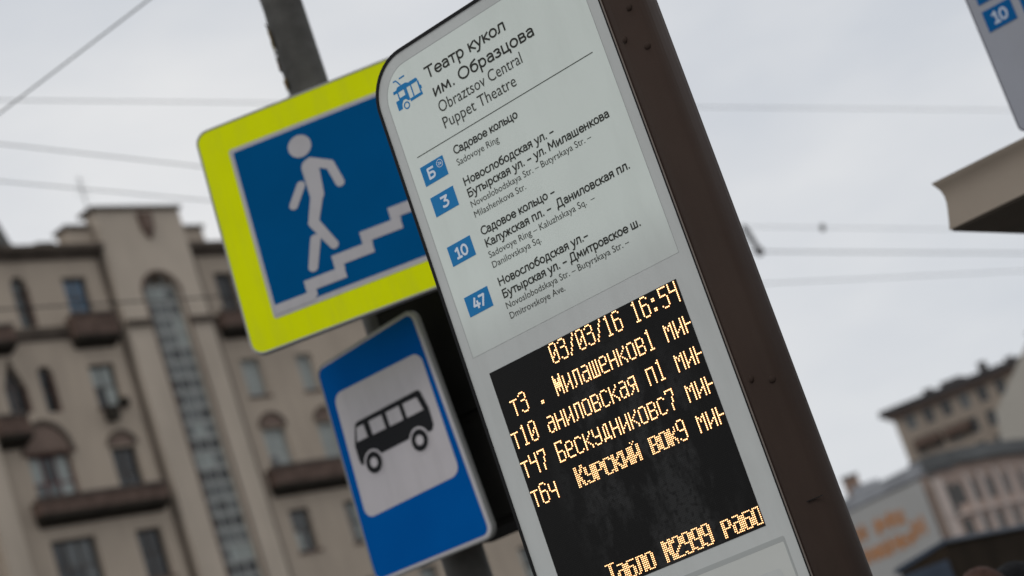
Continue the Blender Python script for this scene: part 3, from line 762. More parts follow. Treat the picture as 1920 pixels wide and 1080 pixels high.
bs.flat([(.0935, .5345), (.118, .5345), (.131, .5960), (.140, .603), (.478, .603), (.5055, .5345), (.5060, .540), (.4920, .606), (.480, .617), (.142, .617), (.124, .606)][:0] or [(.0935, .5350), (.5056, .5350), (.4890, .608), (.478, .6170), (.142, .6170), (.126, .610)], -.0031)
bs.flat(circle(.164, .443, .0425, 28), -.0042)
bs.flat(circle(.416, .439, .0425, 28), -.0042)
bs.build('bus_pictogram', 'sign_black', BS)
bw = MB()
for q in ([(.1115, .5450), (.1720, .5440), (.1680, .5970), (.1300, .5970)], [(.2000, .5420), (.2730, .5410), (.2710, .5965), (.1990, .5970)], [(.2960, .5400), (.3690, .5390), (.3670, .5960), (.2950, .5965)], [(.3900, .5385), (.4780, .5380), (.4640, .5930), (.3890, .5955)]):
    bw.flat(q, -.0037)
bw.flat(circle(.164, .443, .0515, 28), -.0036)
bw.flat(circle(.416, .439, .0515, 28), -.0036)
bw.flat(circle(.164, .443, .0195, 20), -.0048)
bw.flat(circle(.416, .439, .0195, 20), -.0048)
bw.build('bus_windows_and_wheel_arches', 'sign_white', BS)
for zz in (.2, .7):
    MB().box(.2, .56, .004, .03, zz - .02, zz + .02).build('bracket', 'steel', BS)
MB().box(.38, .42, .03, .22, .18, .72).build('bracket_arm', 'steel', BS)

# black control cabinet clamped to the pole behind the bus stop sign
CB = empty('control_cabinet', (-.255, 7.72, 0), -30, 'black metal cabinet fixed to the lamp post behind the bus stop sign', 'cabinet')
MB().box(-.35, .36, .03, .32, 2.612, 3.58).build('cabinet_body', 'box_black', CB, bevel=.006)
MB().box(-.362, .375, .015, .335, 3.583, 3.67).build('lid', 'box_lip', CB, bevel=.006)
MB().box(-.31, .34, .018, .028, 2.64, 3.02).build('door', 'box_black', CB, bevel=.003)
MB().box(-.31, .34, .018, .028, 3.06, 3.555).build('door', 'box_black', CB, bevel=.003)
MB().box(.26, .275, .004, .017, 3.2, 3.32).build('handle', 'box_lip', CB)

# ------------------------------------------------------------------ shelter at the right
SH = empty('bus_shelter', (1.6348, 7.6856, 0), -35, 'bus shelter with taupe moulded roof edge at the right', 'bus shelter')
fas = [(0, .192), (.001, .185), (.009, .170), (.017, .150), (.020, .127), (.0185, .10), (.013, .07), (.006, .035), (-.002, .0)]
def ogee(mb, L, D):
    """moulded fascia running round the front and both ends"""
    ring_ = []
    for dx, dz in fas:
        z = 3.104 + dz
        ring_.append([(dx - .006, D, z), (dx - .006, dx, z), (L - dx, dx, z), (L - dx, D, z)])
    v = [p for r in ring_ for p in r]
    f = []
    for k in range(len(fas) - 1):
        for i in range(3): f.append((k * 4 + i, (k + 1) * 4 + i, (k + 1) * 4 + i + 1, k * 4 + i + 1))
    return mb.add(v, f)
fo = ogee(MB(), 4.0, 1.6).build('roof_fascia', 'shelter_brown', SH, smooth=True)
_m = fo.modifiers.new('edges', 'EDGE_SPLIT'); _m.split_angle = rad(50)
MB().box(.03, 3.97, .03, 1.57, 3.19, 3.2955).build('roof_top', 'shelter_brown', SH)
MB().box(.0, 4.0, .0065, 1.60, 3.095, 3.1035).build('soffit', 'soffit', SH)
for x in (.35, 2.0, 3.65): MB().box(x - .05, x + .05, 1.42, 1.52, 0, 3.095).build('post', 'shelter_brown', SH, bevel=.004)
for x0, x1 in ((.41, 1.94), (2.06, 3.59)): MB().box(x0, x1, 1.465, 1.475, .25, 2.6).build('glass_panel', 'clear_glass', SH)
for x in (.9, 3.1): MB().box(x - .03, x + .03, .95, 1.3, 0, .42).build('bench_support', 'shelter_brown', SH)
for k in range(4): MB().box(.7, 3.3, .92 + k * .1, 1.0 + k * .1, .42, .46).build('slat', 'wood', SH)
RS = empty('route_sign', (1.6348, 7.6856, 0), -35, 'grey route sign with blue number tiles standing on the shelter roof', 'route sign')
rr_ = rrect(.383, 1.55, 3.318, 4.35, .028, 6)
MB().prism(rr_, .02, .05).build('sign_board', 'sign_edge', RS)
MB().flat(rrect(.389, 1.544, 3.324, 4.344, .024, 6), .0190).build('sign_face', 'shelter_sign', RS)
for x0, z0, tx in ((.424, 3.716, '10'), (.424, 3.828, ''), (.575, 3.716, ''), (.575, 3.828, '')):
    t = MB().box(x0, x0 + .119, .0165, .0185, z0, z0 + .0835).build('route_tile', 'shelter_tile', RS)
    if tx: text_strokes(MB(), tx, x0 + .032, x0 + .088, z0 + .017, .050, .18, .0160).build('lettering', 'shelter_digit', t)
for x in (.6, 1.3): MB().tube((x, .035, 3.29), (x, .035, 3.33), .012, 8).build('stand', 'steel', RS)

# ------------------------------------------------------------------ overhead wires (each runs on past the frame)
def pt(az, el, h):
    dist = (h - CAM_Z) / math.tan(rad(el)); return Vector((dist * math.sin(rad(az)), dist * math.cos(rad(az)), h))
def wire(a, b, r, label, ext=0.8, sag=0.0, name='overhead_wire', cat='cable'):
    a = Vector(a); b = Vector(b); d_ = b - a
    a2 = a - d_ * ext; b2 = b + d_ * ext; m_ = MB(); n = 14; pr = None
    for i in range(n + 1):
        t = i / n; p = a2.lerp(b2, t)
        if pr is not None: m_.tube(pr, p, r, 6, caps=False)
        pr = p
    return m_.build(name, 'wire', label=label, cat=cat, group='overhead wires across the sky')
wA = (pt(-12.28, 22.41, 12), pt(15.0, 13.07, 12))
wire(*wA, .0068, 'faint high wire crossing the whole sky behind the pole top', .3)
wire(pt(-12.62, 21.29, 10), pt(-7.45, 19.30, 10), .0066, 'upper of two faint wires sloping down to the left edge of the yellow sign', .9)
wire(pt(-12.91, 20.33, 9.5), pt(-7.59, 18.38, 9.5), .006, 'lower of two faint wires passing just above the parapet', .9)
wire(pt(-12.38, 22.08, 6.5), pt(-7.38, 23.94, 6.5), .0052, 'sharpest thin cable slanting up across the top left corner', 1.2)
wire(pt(-13.87, 17.03, 9), pt(-7.67, 15.67, 9), .0105, 'wire crossing in front of the beige building upper windows', 1.0)
e1, e2 = pt(6.6, 12.96, 11), pt(11.96, 10.85, 11)
f1, f2 = pt(6.63, 12.22, 11), pt(13.56, 9.53, 11)
wire(e1, e2, .007, 'thin wire with a small round clamp right of the stele', .9)
wire(f1, f2, .014, 'darker wire right of the stele below the slanting insulator', .9)
wire(pt(6.45, 11.34, 10), pt(13.38, 9.09, 10), .009, 'lowest wire right of the stele', .9)
ins = empty('wire_insulator', e1.lerp(e2, .02), label='slanting insulator hanging between two wires right of the stele', cat='insulator')
a_ = Vector((0, 0, 0)); b_ = f1 + (f2 - f1) * .03 - e1.lerp(e2, .02)
MB().tube(a_, b_, .05, 10).build('rod', 'ceramic', ins, smooth=True)
for k in range(5):
    c_ = a_.lerp(b_, .2 + k * .15); MB().lathe(c_, [(.05, -.03), (.075, 0), (.05, .03)], 12).build('shed', 'ceramic', ins, smooth=True)
MB().lathe(b_, [(.03, -.10), (.08, -.07), (.10, 0), (.08, .07), (.03, .10)], 12).build('clamp', 'ceramic', ins, smooth=True)
cl = e1.lerp(e2, .36)
MB().lathe(cl, [(.02, -.08), (.055, -.05), (.065, 0), (.055, .05), (.02, .08)], 12).build('wire_clamp', 'ceramic', label='small round clamp on the thin wire under the shelter roof level', cat='clamp')

# ------------------------------------------------------------------ beige apartment house on the left
BO = (-13.6636, 76.3427, 0)
B = empty('apartment_house', BO, 49.7, 'beige apartment house with stepped parapet, tall stair window and brown balconies', 'building')
def wall_grid(mb, u0, u1, z0, z1, y0, y1, ops):
    us = sorted({u0, u1, *[o[0] for o in ops], *[o[1] for o in ops]})
    zs_ = sorted({z0, z1, *[o[2] for o in ops], *[o[3] for o in ops]})
    us = [u for u in us if u0 <= u <= u1]; zs_ = [z for z in zs_ if z0 <= z <= z1]
    for i in range(len(us) - 1):
        run = None
        for j in range(len(zs_) - 1):
            uc, zc = (us[i] + us[i + 1]) / 2, (zs_[j] + zs_[j + 1]) / 2
            hole = any(o[0] < uc < o[1] and o[2] < zc < o[3] for o in ops)
            if hole:
                if run is not None: mb.box(us[i], us[i + 1], y0, y1, run, zs_[j]); run = None
            elif run is None: run = zs_[j]
        if run is not None: mb.box(us[i], us[i + 1], y0, y1, run, zs_[-1])
    return mb
def spandrel(mb, u0, u1, zs0, zt, y0, y1, pointed=False):
    """fills the corners above an arch that springs at zs0 and tops at zt"""
    uc, r = (u0 + u1) / 2, (u1 - u0) / 2; h = zt - zs0; n = 8
    for sgn in (-1, 1):
        cv = []
        for i in range(n + 1):
            t = rad(90 * i / n)
            if pointed: x, z = r * (1 - i / n), h * (i / n)
            else: x, z = r * math.cos(t), h * math.sin(t)
            cv.append((uc + sgn * x, zs0 + z))
        corner = (uc + sgn * r, zt)
        for i in range(n):
            tri = [corner, cv[i + 1], cv[i]] if sgn > 0 else [corner, cv[i], cv[i + 1]]
            if abs((tri[1][0]-tri[0][0])*(tri[2][1]-tri[0][1])-(tri[2][0]-tri[0][0])*(tri[1][1]-tri[0][1])) > 1e-6: mb.prism(tri, y0, y1)
    return mb
PANE = {}
def window(parent, u0, u1, z0, z1, yb, frame, glass, nu=2, nz_=2, label=None, transom=None):
    """frame with bars, each pane of glass a child sharing its mesh with the alike ones"""
    fw, gw = .07, .05
    m_ = MB()
    m_.box(u0, u0 + fw, yb, yb + .1, z0, z1).box(u1 - fw, u1, yb, yb + .1, z0, z1)
    m_.box(u0 + fw, u1 - fw, yb, yb + .1, z0, z0 + fw).box(u0 + fw, u1 - fw, yb, yb + .1, z1 - fw, z1)
    iu0, iu1, iz0, iz1 = u0 + fw, u1 - fw, z0 + fw, z1 - fw
    zs_ = [iz0 + (iz1 - iz0) * k / nz_ for k in range(nz_ + 1)]
    if transom: zs_ = [iz0, iz0 + (iz1 - iz0) * transom, iz1]
    us_ = [iu0 + (iu1 - iu0) * k / nu for k in range(nu + 1)]
    for u in us_[1:-1]: m_.box(u - gw / 2, u + gw / 2, yb + .01, yb + .09, iz0, iz1)
    for z in zs_[1:-1]:
        for k in range(nu):
            m_.box(us_[k] + (gw / 2 if k else 0), us_[k + 1] - (gw / 2 if k < nu - 1 else 0), yb + .01, yb + .09, z - gw / 2, z + gw / 2)
    w = m_.build('window', frame, parent, label=label)
    for i in range(nu):
        for j in range(len(zs_) - 1):
            g = glass if isinstance(glass, str) else rnd.choice(glass)
            wu, wz = us_[i + 1] - us_[i], zs_[j + 1] - zs_[j]
            key = (round(wu, 3), round(wz, 3), g)
            if key not in PANE:
                me = bpy.data.meshes.new('pane')
                me.from_pydata([(0, 0, 0), (wu, 0, 0), (wu, 0, wz), (0, 0, wz)], [], [(0, 1, 2, 3)])
                me.materials.append(M[g]); PANE[key] = me
            p = bpy.data.objects.new('pane', PANE[key]); COL.objects.link(p); p.parent = w
            p.location = (us_[i], yb + .05, zs_[j])
            p.rotation_euler = (rnd.uniform(-.012, .012), 0, rnd.uniform(-.012, .012))
    return w
def balcony(parent, u0, u1, z0, zt, dpt=.5):
    """dark slab on consoles with a brown panelled front; zt is the height of the rail"""
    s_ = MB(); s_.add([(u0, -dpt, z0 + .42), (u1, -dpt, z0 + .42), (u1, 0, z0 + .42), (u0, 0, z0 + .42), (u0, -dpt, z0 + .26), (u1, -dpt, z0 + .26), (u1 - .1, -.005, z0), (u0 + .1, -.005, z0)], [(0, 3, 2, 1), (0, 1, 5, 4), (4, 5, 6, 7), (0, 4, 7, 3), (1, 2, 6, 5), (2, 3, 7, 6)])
    b_ = s_.build('balcony', 'dark_shade', parent)  # shadow beneath the balcony is painted into the slab colour
    p_ = MB()
    p_.box(u0 + .02, u1 - .02, -dpt + .03, -dpt + .10, z0 + .42, zt - .1).box(u0 + .02, u0 + .1, -dpt + .1, 0, z0 + .42, zt - .1).box(u1 - .1, u1 - .02, -dpt + .1, 0, z0 + .42, zt - .1)
    n = max(2, int((u1 - u0) / 1.0))
    for k in range(n + 1):
        x = u0 + .02 + (u1 - u0 - .2) * k / n; p_.box(x, x + .16, -dpt, -dpt + .029, z0 + .42, zt - .1)
    p_.build('balustrade', 'brownstone', b_)
    MB().box(u0 - .03, u1 + .03, -dpt - .03, -dpt + .13, zt - .1, zt).build('rail', 'frame_dark', b_)
    return b_

LW, RW = MB(), MB()
leftops, rightops = [], []
WIN = []      # (wing, u0, u1, z0, z1, arch, frame, glass, nu, nz, transom)
def addw(ops, u0, u1, z0, z1, **k): ops.append((u0, u1, z0, z1)); WIN.append((u0, u1, z0, z1, k))
addw(leftops, -5.50, -4.78, 23.42, 25.42, arch=25.0, frame='brownstone', glass='glass_mid', nu=1, nz=3)
addw(leftops, -3.22, -2.12, 23.00, 25.30, frame='frame_dark', glass='glass_blue', nu=2, nz=3)
addw(leftops, -5.40, -4.76, 20.12, 21.90, arch=21.6, frame='brownstone', glass='glass_dark', nu=1, nz=2)
addw(leftops, -3.16, -1.98, 20.12, 21.80, frame='frame_dark', glass=['glass_mid', 'glass_dark', 'glass_curtain'], nu=2, nz=2)
addw(leftops, -6.95, -6.00, 20.2, 22.35, arch=21.2, pointed=True, frame='brownstone', glass='glass_dark', nu=2, nz=2)
addw(leftops, -6.80, -4.95, 16.55, 18.62, frame='frame_red', glass=['glass_curtain', 'glass_mid', 'glass_dark'], nu=3, nz=2)
addw(leftops, -3.24, -2.06, 16.55, 18.55, frame='frame_dark', glass=['glass_dark', 'glass_curtain', 'glass_dark'], nu=2, nz=2)
addw(leftops, -6.84, -4.92, 13.45, 15.45, frame='frame_dark', glass=['glass_mid', 'glass_dark'], nu=3, nz=2)
addw(leftops, -3.18, -2.00, 13.55, 15.38, frame='frame_dark', glass=['glass_mid', 'glass_dark', 'glass_mid'], nu=2, nz=2)
for u0, u1 in ((-12.6, -11.5), (-10.6, -9.5)):
    for z in (13.5, 16.8, 20.1, 23.4): addw(leftops, u0, u1, z, z + 1.7, frame='frame_dark', glass='glass_dark', nu=2, nz=2)
for zz in (10.2, 6.9, 2.6):
    for u0, u1 in ((-12.6, -11.5), (-10.6, -9.5), (-6.8, -4.9), (-3.2, -2.0)): addw(leftops, u0, u1, zz, zz + 1.8, frame='frame_dark', glass=['glass_mid', 'glass_dark'], nu=2, nz=2)
cols = [(4.02, 5.02), (6.92, 7.80), (9.9, 10.9), (12.9, 13.9), (15.9, 16.9), (18.9, 19.9)]
for i, (u0, u1) in enumerate(cols):
    addw(rightops, u0, u1, 23.0, 25.2, frame='frame_dark', glass='glass_dark', nu=2, nz=2)
    addw(rightops, u0, u1, 19.95, 21.5, frame='frame_pale' if i < 2 else 'frame_dark', glass='glass_curtain', nu=2, nz=1)
    addw(rightops, u0 + .02, u1 + .25, 16.4, 18.58, frame='frame_pale', glass=['glass_curtain', 'glass_curtain', 'glass_mid'], nu=2, nz=2)
    addw(rightops, u0 + .10, u1 + .15, 13.5, 15.2, frame='frame_dark', glass=['glass_mid', 'glass_mid', 'glass_curtain'], nu=2, nz=2)
    for zz in (10.3, 7.0, 2.6): addw(rightops, u0, u1, zz, zz + 1.7, frame='frame_dark', glass=['glass_curtain', 'glass_mid'], nu=2, nz=2)
wall_grid(LW, -14, -1.15, 0, 26.30, 0, .35, leftops)
wall_grid(RW, 2.95, 22, 0, 26.20, 0, .35, rightops)
for (u0, u1, z0, z1, k) in WIN:
    wing = LW if u1 < 0 else RW
    if k.get('arch'):
        spandrel(wing, u0, u1, k['arch'], z1, .002, .35, k.get('pointed', False))
        window(B, u0, u1, z0, z1, .22, k['frame'], k['glass'], k['nu'], k['nz'])
        MB().box(u1 - .11, u1 - .002, .01, .21, z0, k['arch']).build('window_reveal', 'brownstone', B)
    else:
        window(B, u0, u1, z0, z1, .2, k['frame'], k['glass'], k['nu'], k['nz'])
        MB().box(u0 - .08, u1 + .08, -.05, -.002, z0 - .12, z0 - .01).build('window_sill', 'brownstone', B)
LW.build('wall', 'stucco', B)
RW.build('wall', 'stucco', B)
# blind arches over the balcony doors
ba = MB()
def blind_arch(u0, u1, zs0, zt, wd=.14):
    uc, r = (u0 + u1) / 2, (u1 - u0) / 2; h = zt - zs0; n = 14
    o_ = [(uc + r * math.cos(rad(180 * i / n)), zs0 + h * math.sin(rad(180 * i / n))) for i in range(n + 1)]
    MB().prism(o_, -.015, -.002).build('arch_panel', 'arch_fill', B)
    i_ = [(uc + (r - wd) * math.cos(rad(180 * i / n)), zs0 + (h - wd) * math.sin(rad(180 * i / n))) for i in range(n + 1)]
    m_ = MB()
    for i in range(n): m_.prism([o_[i], o_[i + 1], i_[i + 1], i_[i]], -.10, -.016)
    m_.build('arch_moulding', 'cornice', B)
blind_arch(-6.98, -4.78, 18.70, 19.88, .16)
blind_arch(-3.32, -1.98, 18.62, 19.18, .10)
for u0, u1 in cols: blind_arch(u0 - .06, u1 + .33, 18.62, 19.22, .08)
MB().box(-7.0, -4.75, -.12, -.003, 18.60, 18.72).build('lintel', 'brownstone', B)
# pavilion standing proud of the wings, with the tall stair window
PV = MB(); PY0 = -.35
strip = (.12, 1.80, 1.2, 25.16)
wall_grid(PV, -1.15, 2.95, 0, 27.85, PY0, 0.3, [strip])
spandrel(PV, .12, 1.80, 24.36, 25.16, PY0 + .002, 0.3)
PV.build('wall', 'stucco_pale', B)
fr = MB(); pu0, pu1 = .12, 1.80; cw = (pu1 - pu0 - .08) / 3; rows_ = int((25.16 - 1.2) / .615)
zz0 = 1.2
for k in range(4): fr.box(pu0 + k * (cw + 0.0) + (.0 if k == 0 else 0), pu0 + k * cw + .07, -.14, -.06, zz0, 25.15)
for j in range(rows_ + 1):
    z = zz0 + j * .615
    for k in range(3): fr.box(pu0 + k * cw + .07, pu0 + (k + 1) * cw, -.135, -.065, z, z + .15)
sw = fr.build('window', 'frame_stair', B, label='tall arched stair window of small panes')
pm_ = {}
for g in ('glass_green', 'glass_mid', 'glass_curtain', 'glass_dark'):
    me = bpy.data.meshes.new('pane'); me.from_pydata([(0, 0, 0), (cw - .07, 0, 0), (cw - .07, 0, .465), (0, 0, .465)], [], [(0, 1, 2, 3)]); me.materials.append(M[g]); pm_[g] = me
for j in range(rows_):
    tone = rnd.random()
    for k in range(3):
        g = rnd.choices(['glass_green', 'glass_mid', 'glass_curtain', 'glass_dark'], [.5, 2, 0, 8] if tone < .45 else ([7, 3, .6, .5] if tone < .8 else [6, 1, 4, 0]))[0]
        p = bpy.data.objects.new('pane', pm_[g]); COL.objects.link(p); p.parent = sw
        p.location = (pu0 + k * cw + .07, -.10, zz0 + j * .615 + .15)
        p.rotation_euler = (rnd.uniform(-.015, .015), 0, rnd.uniform(-.015, .015))
# arch trim
n = 14; uc, r, h = .96, .84, .8
m_ = MB()
for i in range(n):
    a0, a1 = rad(180 * i / n), rad(180 * (i + 1) / n)
    q = [(uc + (r + .13) * math.cos(a0), 24.36 + (h + .13) * math.sin(a0)), (uc + (r + .13) * math.cos(a1), 24.36 + (h + .13) * math.sin(a1)), (uc + r * math.cos(a1), 24.36 + h * math.sin(a1)), (uc + r * math.cos(a0), 24.36 + h * math.sin(a0))]
    m_.prism(q, PY0 - .05, PY0 - .002)
m_.build('arch_moulding', 'brownstone', B)
MB().box(.02, .118, PY0 - .03, PY0 - .002, 3, 24.36).build('jamb_moulding', 'brownstone', B)
MB().box(1.802, 1.90, PY0 - .03, PY0 - .002, 3, 24.36).build('jamb_moulding', 'brownstone', B)
# string courses, cornices, parapet
MB().box(-14, -1.152, -.16, -.002, 23.08, 23.34).box(-14, -1.152, -.06, -.003, 22.86, 23.078).build('string_course', 'cornice', B)
MB().box(-1.152, .018, PY0 - .14, PY0 - .002, 23.05, 23.30).build('string_course', 'cornice', B)
MB().box(1.902, 2.952, PY0 - .14, PY0 - .002, 23.05, 23.30).build('string_course', 'cornice', B)
MB().box(2.953, 22, -.16, -.002, 23.02, 23.28).build('string_course', 'cornice', B)
MB().box(-14, -1.152, -.38, .4, 26.30, 26.52).box(-14, -1.152, -.12, -.002, 26.02, 26.298).build('roof_cornice', 'cornice', B)
MB().box(2.953, 22, -.38, .4, 26.20, 26.44).box(2.953, 22, -.12, -.002, 25.95, 26.198).build('roof_cornice', 'cornice', B)
MB().box(-2.42, -1.30, -.05, .6, 26.521, 27.22).build('parapet_step', 'stucco', B)
MB().box(3.05, 4.12, -.05, .6, 26.441, 27.12).build('parapet_step', 'stucco', B)
MB().box(-2.50, -1.302, -.15, .7, 27.22, 27.38).build('step_coping', 'cornice', B)
MB().box(3.052, 4.20, -.15, .7, 27.12, 27.26).build('step_coping', 'cornice', B)
MB().box(-1.30, 3.05, PY0 - .12, .5, 27.852, 28.0).build('parapet_coping', 'cornice', B)
MB().prism([(1.14, 26.55), (1.42, 27.0), (1.50, 27.70), (.78, 27.70), (.86, 27.0)], PY0 - .16, PY0 - .002).build('cartouche', 'brownstone', B, bevel=.05)
MB().box(.98, 1.30, PY0 - .24, PY0 - .162, 26.9, 27.55).build('shield_relief', 'arch_fill', B, bevel=.05)
MB().box(-4.0, -3.2, -.2, .3, 26.521, 26.68).build('roof_vent', 'roof_metal', B)
# body and roof behind the facade
MB().box(-14, 22, .36, 13.5, 0, 26.25).build('rear_block', 'stucco', B)
MB().add([(-14, .4, 26.52), (22, .4, 26.52), (22, 7, 27.6), (-14, 7, 27.6), (22, 13.5, 26.3), (-14, 13.5, 26.3)], [(0, 1, 2, 3), (3, 2, 4, 5), (0, 3, 5), (1, 4, 2)]).build('roof', 'roof_metal', B)
# rounded pale pier at the left end and downpipes
MB().box(-8.95, -8.02, -.30, -.002, 0, 22.8).build('pier', 'stucco_pale', B)
MB().tube((-1.32, -.12, .5), (-1.32, -.12, 26.2), .07, 8).build('downpipe', 'cornice', B, smooth=True)
MB().tube((3.14, -.12, .5), (3.14, -.12, 26.1), .09, 8).build('downpipe', 'cornice', B, smooth=True)
MB().box(2.955, 3.02, -.34, -.01, 0, 26.0).build('corner_strip', 'cornice', B)
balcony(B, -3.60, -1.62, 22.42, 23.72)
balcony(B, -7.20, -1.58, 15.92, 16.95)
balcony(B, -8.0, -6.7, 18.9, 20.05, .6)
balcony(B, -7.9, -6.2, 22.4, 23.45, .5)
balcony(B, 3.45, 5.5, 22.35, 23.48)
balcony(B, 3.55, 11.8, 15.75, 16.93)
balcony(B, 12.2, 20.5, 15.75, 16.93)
hb = MB().box(-3.05, -2.60, -.35, -.01, 19.55, 20.05).build('air_conditioner', 'dark_shade', B)
MB().box(-2.30, -1.98, -.3, -.01, 20.05, 20.35).build('flower_box', 'dark_shade', B)
# aerial on the parapet, pointed roof at the left edge
ant = empty('roof_aerial', Matrix.Rotation(rad(49.7), 4, 'Z') @ Vector((-1.0, .1, 0)) + Vector((BO[0], BO[1], 28.0)), 49.7, 'thin roof aerial standing on the stepped parapet', 'aerial')
MB().tube((0, 0, 0), (0, 0, 1.5), .03, 6).build('mast', 'steel', ant)
for k in range(4): MB().tube((-.35 + k * .05, 0, .7 + k * .22), (.35 - k * .05, 0, .7 + k * .22), .012, 5).build('crossbar', 'steel', ant)
tur = Matrix.Rotation(rad(49.7), 4, 'Z') @ Vector((-4.75, 3.2, 0)) + Vector((BO[0], BO[1], 0))
tr = empty('corner_turret', (tur.x, tur.y, 25.5), 49.7, 'dark pointed turret roof at the left edge above the beige house', 'turret')
MB().lathe((0, 0, 0), [(1.7, 0), (1.7, 1.9)], 8).build('drum', 'dark_shade', tr)
MB().lathe((0, 0, 0), [(1.85, 1.902), (1.75, 2.1), (1.1, 4.6), (.05, 8.6)], 8).build('spire', 'roof_metal', tr)

# ------------------------------------------------------------------ curved house with the banner, right background
def hseg(parent, name, m, pts, z0, z1, th=.6):
    """wall along a line in plan"""
    o = MB()
    for (a, b) in zip(pts[:-1], pts[1:]):
        a = Vector(a); b = Vector(b); t = (b - a).normalized(); nn = Vector((-t.y, t.x)) * th
        o.vprism([a, b, b + nn, a + nn], z0, z1)
    return o.build(name, m, parent)
Cv = empty('curved_house', (18.82, 119.5, 0), 0, 'curved pinkish house with pale pilasters and two rows of windows', 'building')
plan = [(-5.6, 9.9), (-2.55, 4.5), (0, 0)]                        # banner side
plan2 = [(0, 0), (2.0, 1.5), (5.0, 5.3), (8.2, 11.0), (11.0, 17.5), (13.2, 25.0), (14.6, 33.0)]
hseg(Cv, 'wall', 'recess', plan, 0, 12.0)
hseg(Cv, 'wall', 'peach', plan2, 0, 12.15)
def off(p, k): return [(x * k, y * k) for x, y in p]
def offset_line(pts, dd):
    res = []
    for i, p in enumerate(pts):
        a = Vector(pts[max(0, i - 1)]); b = Vector(pts[min(len(pts) - 1, i + 1)]); t = (b - a).normalized()
        res.append((p[0] + t.y * dd, p[1] - t.x * dd))
    return res
hseg(Cv, 'roof_edge', 'grey_roof', offset_line(plan2, .5), 12.152, 12.95, 1.5)
hseg(Cv, 'roof_edge', 'light_roof', offset_line(plan, .3), 12.002, 12.75, 2.5)
MB().box(-3.4, -1.8, 5.6, 7.2, 12.6, 13.2).build('roof_hatch', 'light_roof', Cv)
ch = MB().box(-3.45, -2.55, 8.6, 9.4, 12.7, 14.1).build('chimney', 'brick', Cv)
MB().box(-3.5, -2.5, 8.55, 9.45, 14.1, 14.25).build('chimney_cap', 'grey_roof', ch)
# windows and pilasters along the curve
def along(pts, s):
    for a, b in zip(pts[:-1], pts[1:]):
        a = Vector(a); b = Vector(b); L_ = (b - a).length
        if s <= L_: t = (b - a) / L_; return a + t * s, t
        s -= L_
    t = (Vector(pts[-1]) - Vector(pts[-2])).normalized(); return Vector(pts[-1]) + t * s, t
def facade_piece(s, w, z0, z1, dep, name, m, arch=False):
    c, t = along(plan2, s); o = MB()
    outl = [(-w / 2, 0), (w / 2, 0)]
    if arch: outl += [(w / 2 * math.cos(rad(a)), (z1 - z0) - w / 2 + w / 2 * math.sin(rad(a))) for a in range(0, 181, 30)]
    else: outl += [(w / 2, z1 - z0), (-w / 2, z1 - z0)]
    o.prism(outl, -dep, .02)
    ob = o.build(name, m, Cv)
    ob.location = (c.x, c.y, z0); ob.rotation_euler = (0, 0, math.atan2(t.y, t.x))
    return ob
def az_to_s(a):
    """distance along the curved front of the point seen at compass angle a from the street corner"""
    best = min(range(0, 3000), key=lambda q: abs(math.degrees(math.atan2(18.82 + along(plan2, q * .01)[0].x, 119.5 + along(plan2, q * .01)[0].y)) - a))
    return best * .01
for k in range(14):
    s = az_to_s(9.62 + k * .415) if k < 7 else s + 2.6
    facade_piece(s, .85, 9.85, 11.15, .03, 'window', 'glass_far', True)
    facade_piece(s - .25, .80, 7.95, 8.95, .03, 'window', 'glass_far', False)
    facade_piece(s + .95, .42, 9.35, 11.55, .16, 'pilaster', 'peach_pale')
    facade_piece(s + .75, .42, 7.0, 9.15, .16, 'pilaster', 'peach_pale')
    facade_piece(s, 1.0, 4.2, 6.2, .03, 'window', 'glass_far'); facade_piece(s, 1.0, .6, 3.2, .03, 'window', 'glass_far')
facade_piece(1.35, .5, 9.2, 11.2, .03, 'window', 'glass_far')
for k in range(12): facade_piece(1.2 + k * 1.95, 1.95, 9.20, 9.34, .22, 'string_course', 'peach_pale')
facade_piece(.55, .7, 3.0, 11.6, .22, 'pilaster', 'peach_pale')
# banner on its own
bn = empty('wall_banner', (18.82, 119.5, 0), 0, 'large grey banner with two rows of orange lettering on the house end', 'banner')
pA, pB = Vector((0, 0)), Vector((-5.6, 9.9))
t_ = (pB - pA).normalized(); nrm_ = Vector((t_.y, -t_.x));  nrm_ = nrm_ if nrm_.y < 0 else -nrm_
bo = empty('banner_rail', (0, 0, 0)); bo.parent = bn
bo.location = (pA.x + nrm_.x * .55, pA.y + nrm_.y * .55, 0)
bo.rotation_euler = (0, 0, math.atan2(-t_.y, -t_.x))
# local x runs to the right along the banner; 0 is its right end
MB().prism([(-11.2, 6.6), (-.05, 7.5), (-.02, 11.8), (-11.2, 11.9)], 0, .08).build('sheet', 'banner', bo)
def words(z, spans, hgt):
    for i, (x0, x1) in enumerate(spans):
        w = MB(); x = x0; j = 0
        while x < x1 - .1:
            lw = rnd.uniform(.28, .42); hh = hgt * rnd.uniform(.85, 1.1)
            k = rnd.randrange(3); zz = z
            if k == 0: w.box(x, x + .12, -.03, -.002, zz, zz + hh).box(x + .12, x + lw, -.03, -.002, zz + hh * .38, zz + hh * .62)
            elif k == 1: w.ring(circle(x + lw / 2, zz + hh / 2, lw / 2, 12, hh / 2), circle(x + lw / 2, zz + hh / 2, lw / 2 - .1, 12, hh / 2 - .14), -.03, -.002)
            else: w.box(x, x + .12, -.03, -.002, zz, zz + hh).box(x + lw - .1, x + lw, -.03, -.002, zz, zz + hh).box(x + .12, x + lw - .1, -.03, -.002, zz, zz + .16)
            x += lw + .07
        w.build('orange_lettering', 'orange', bo)

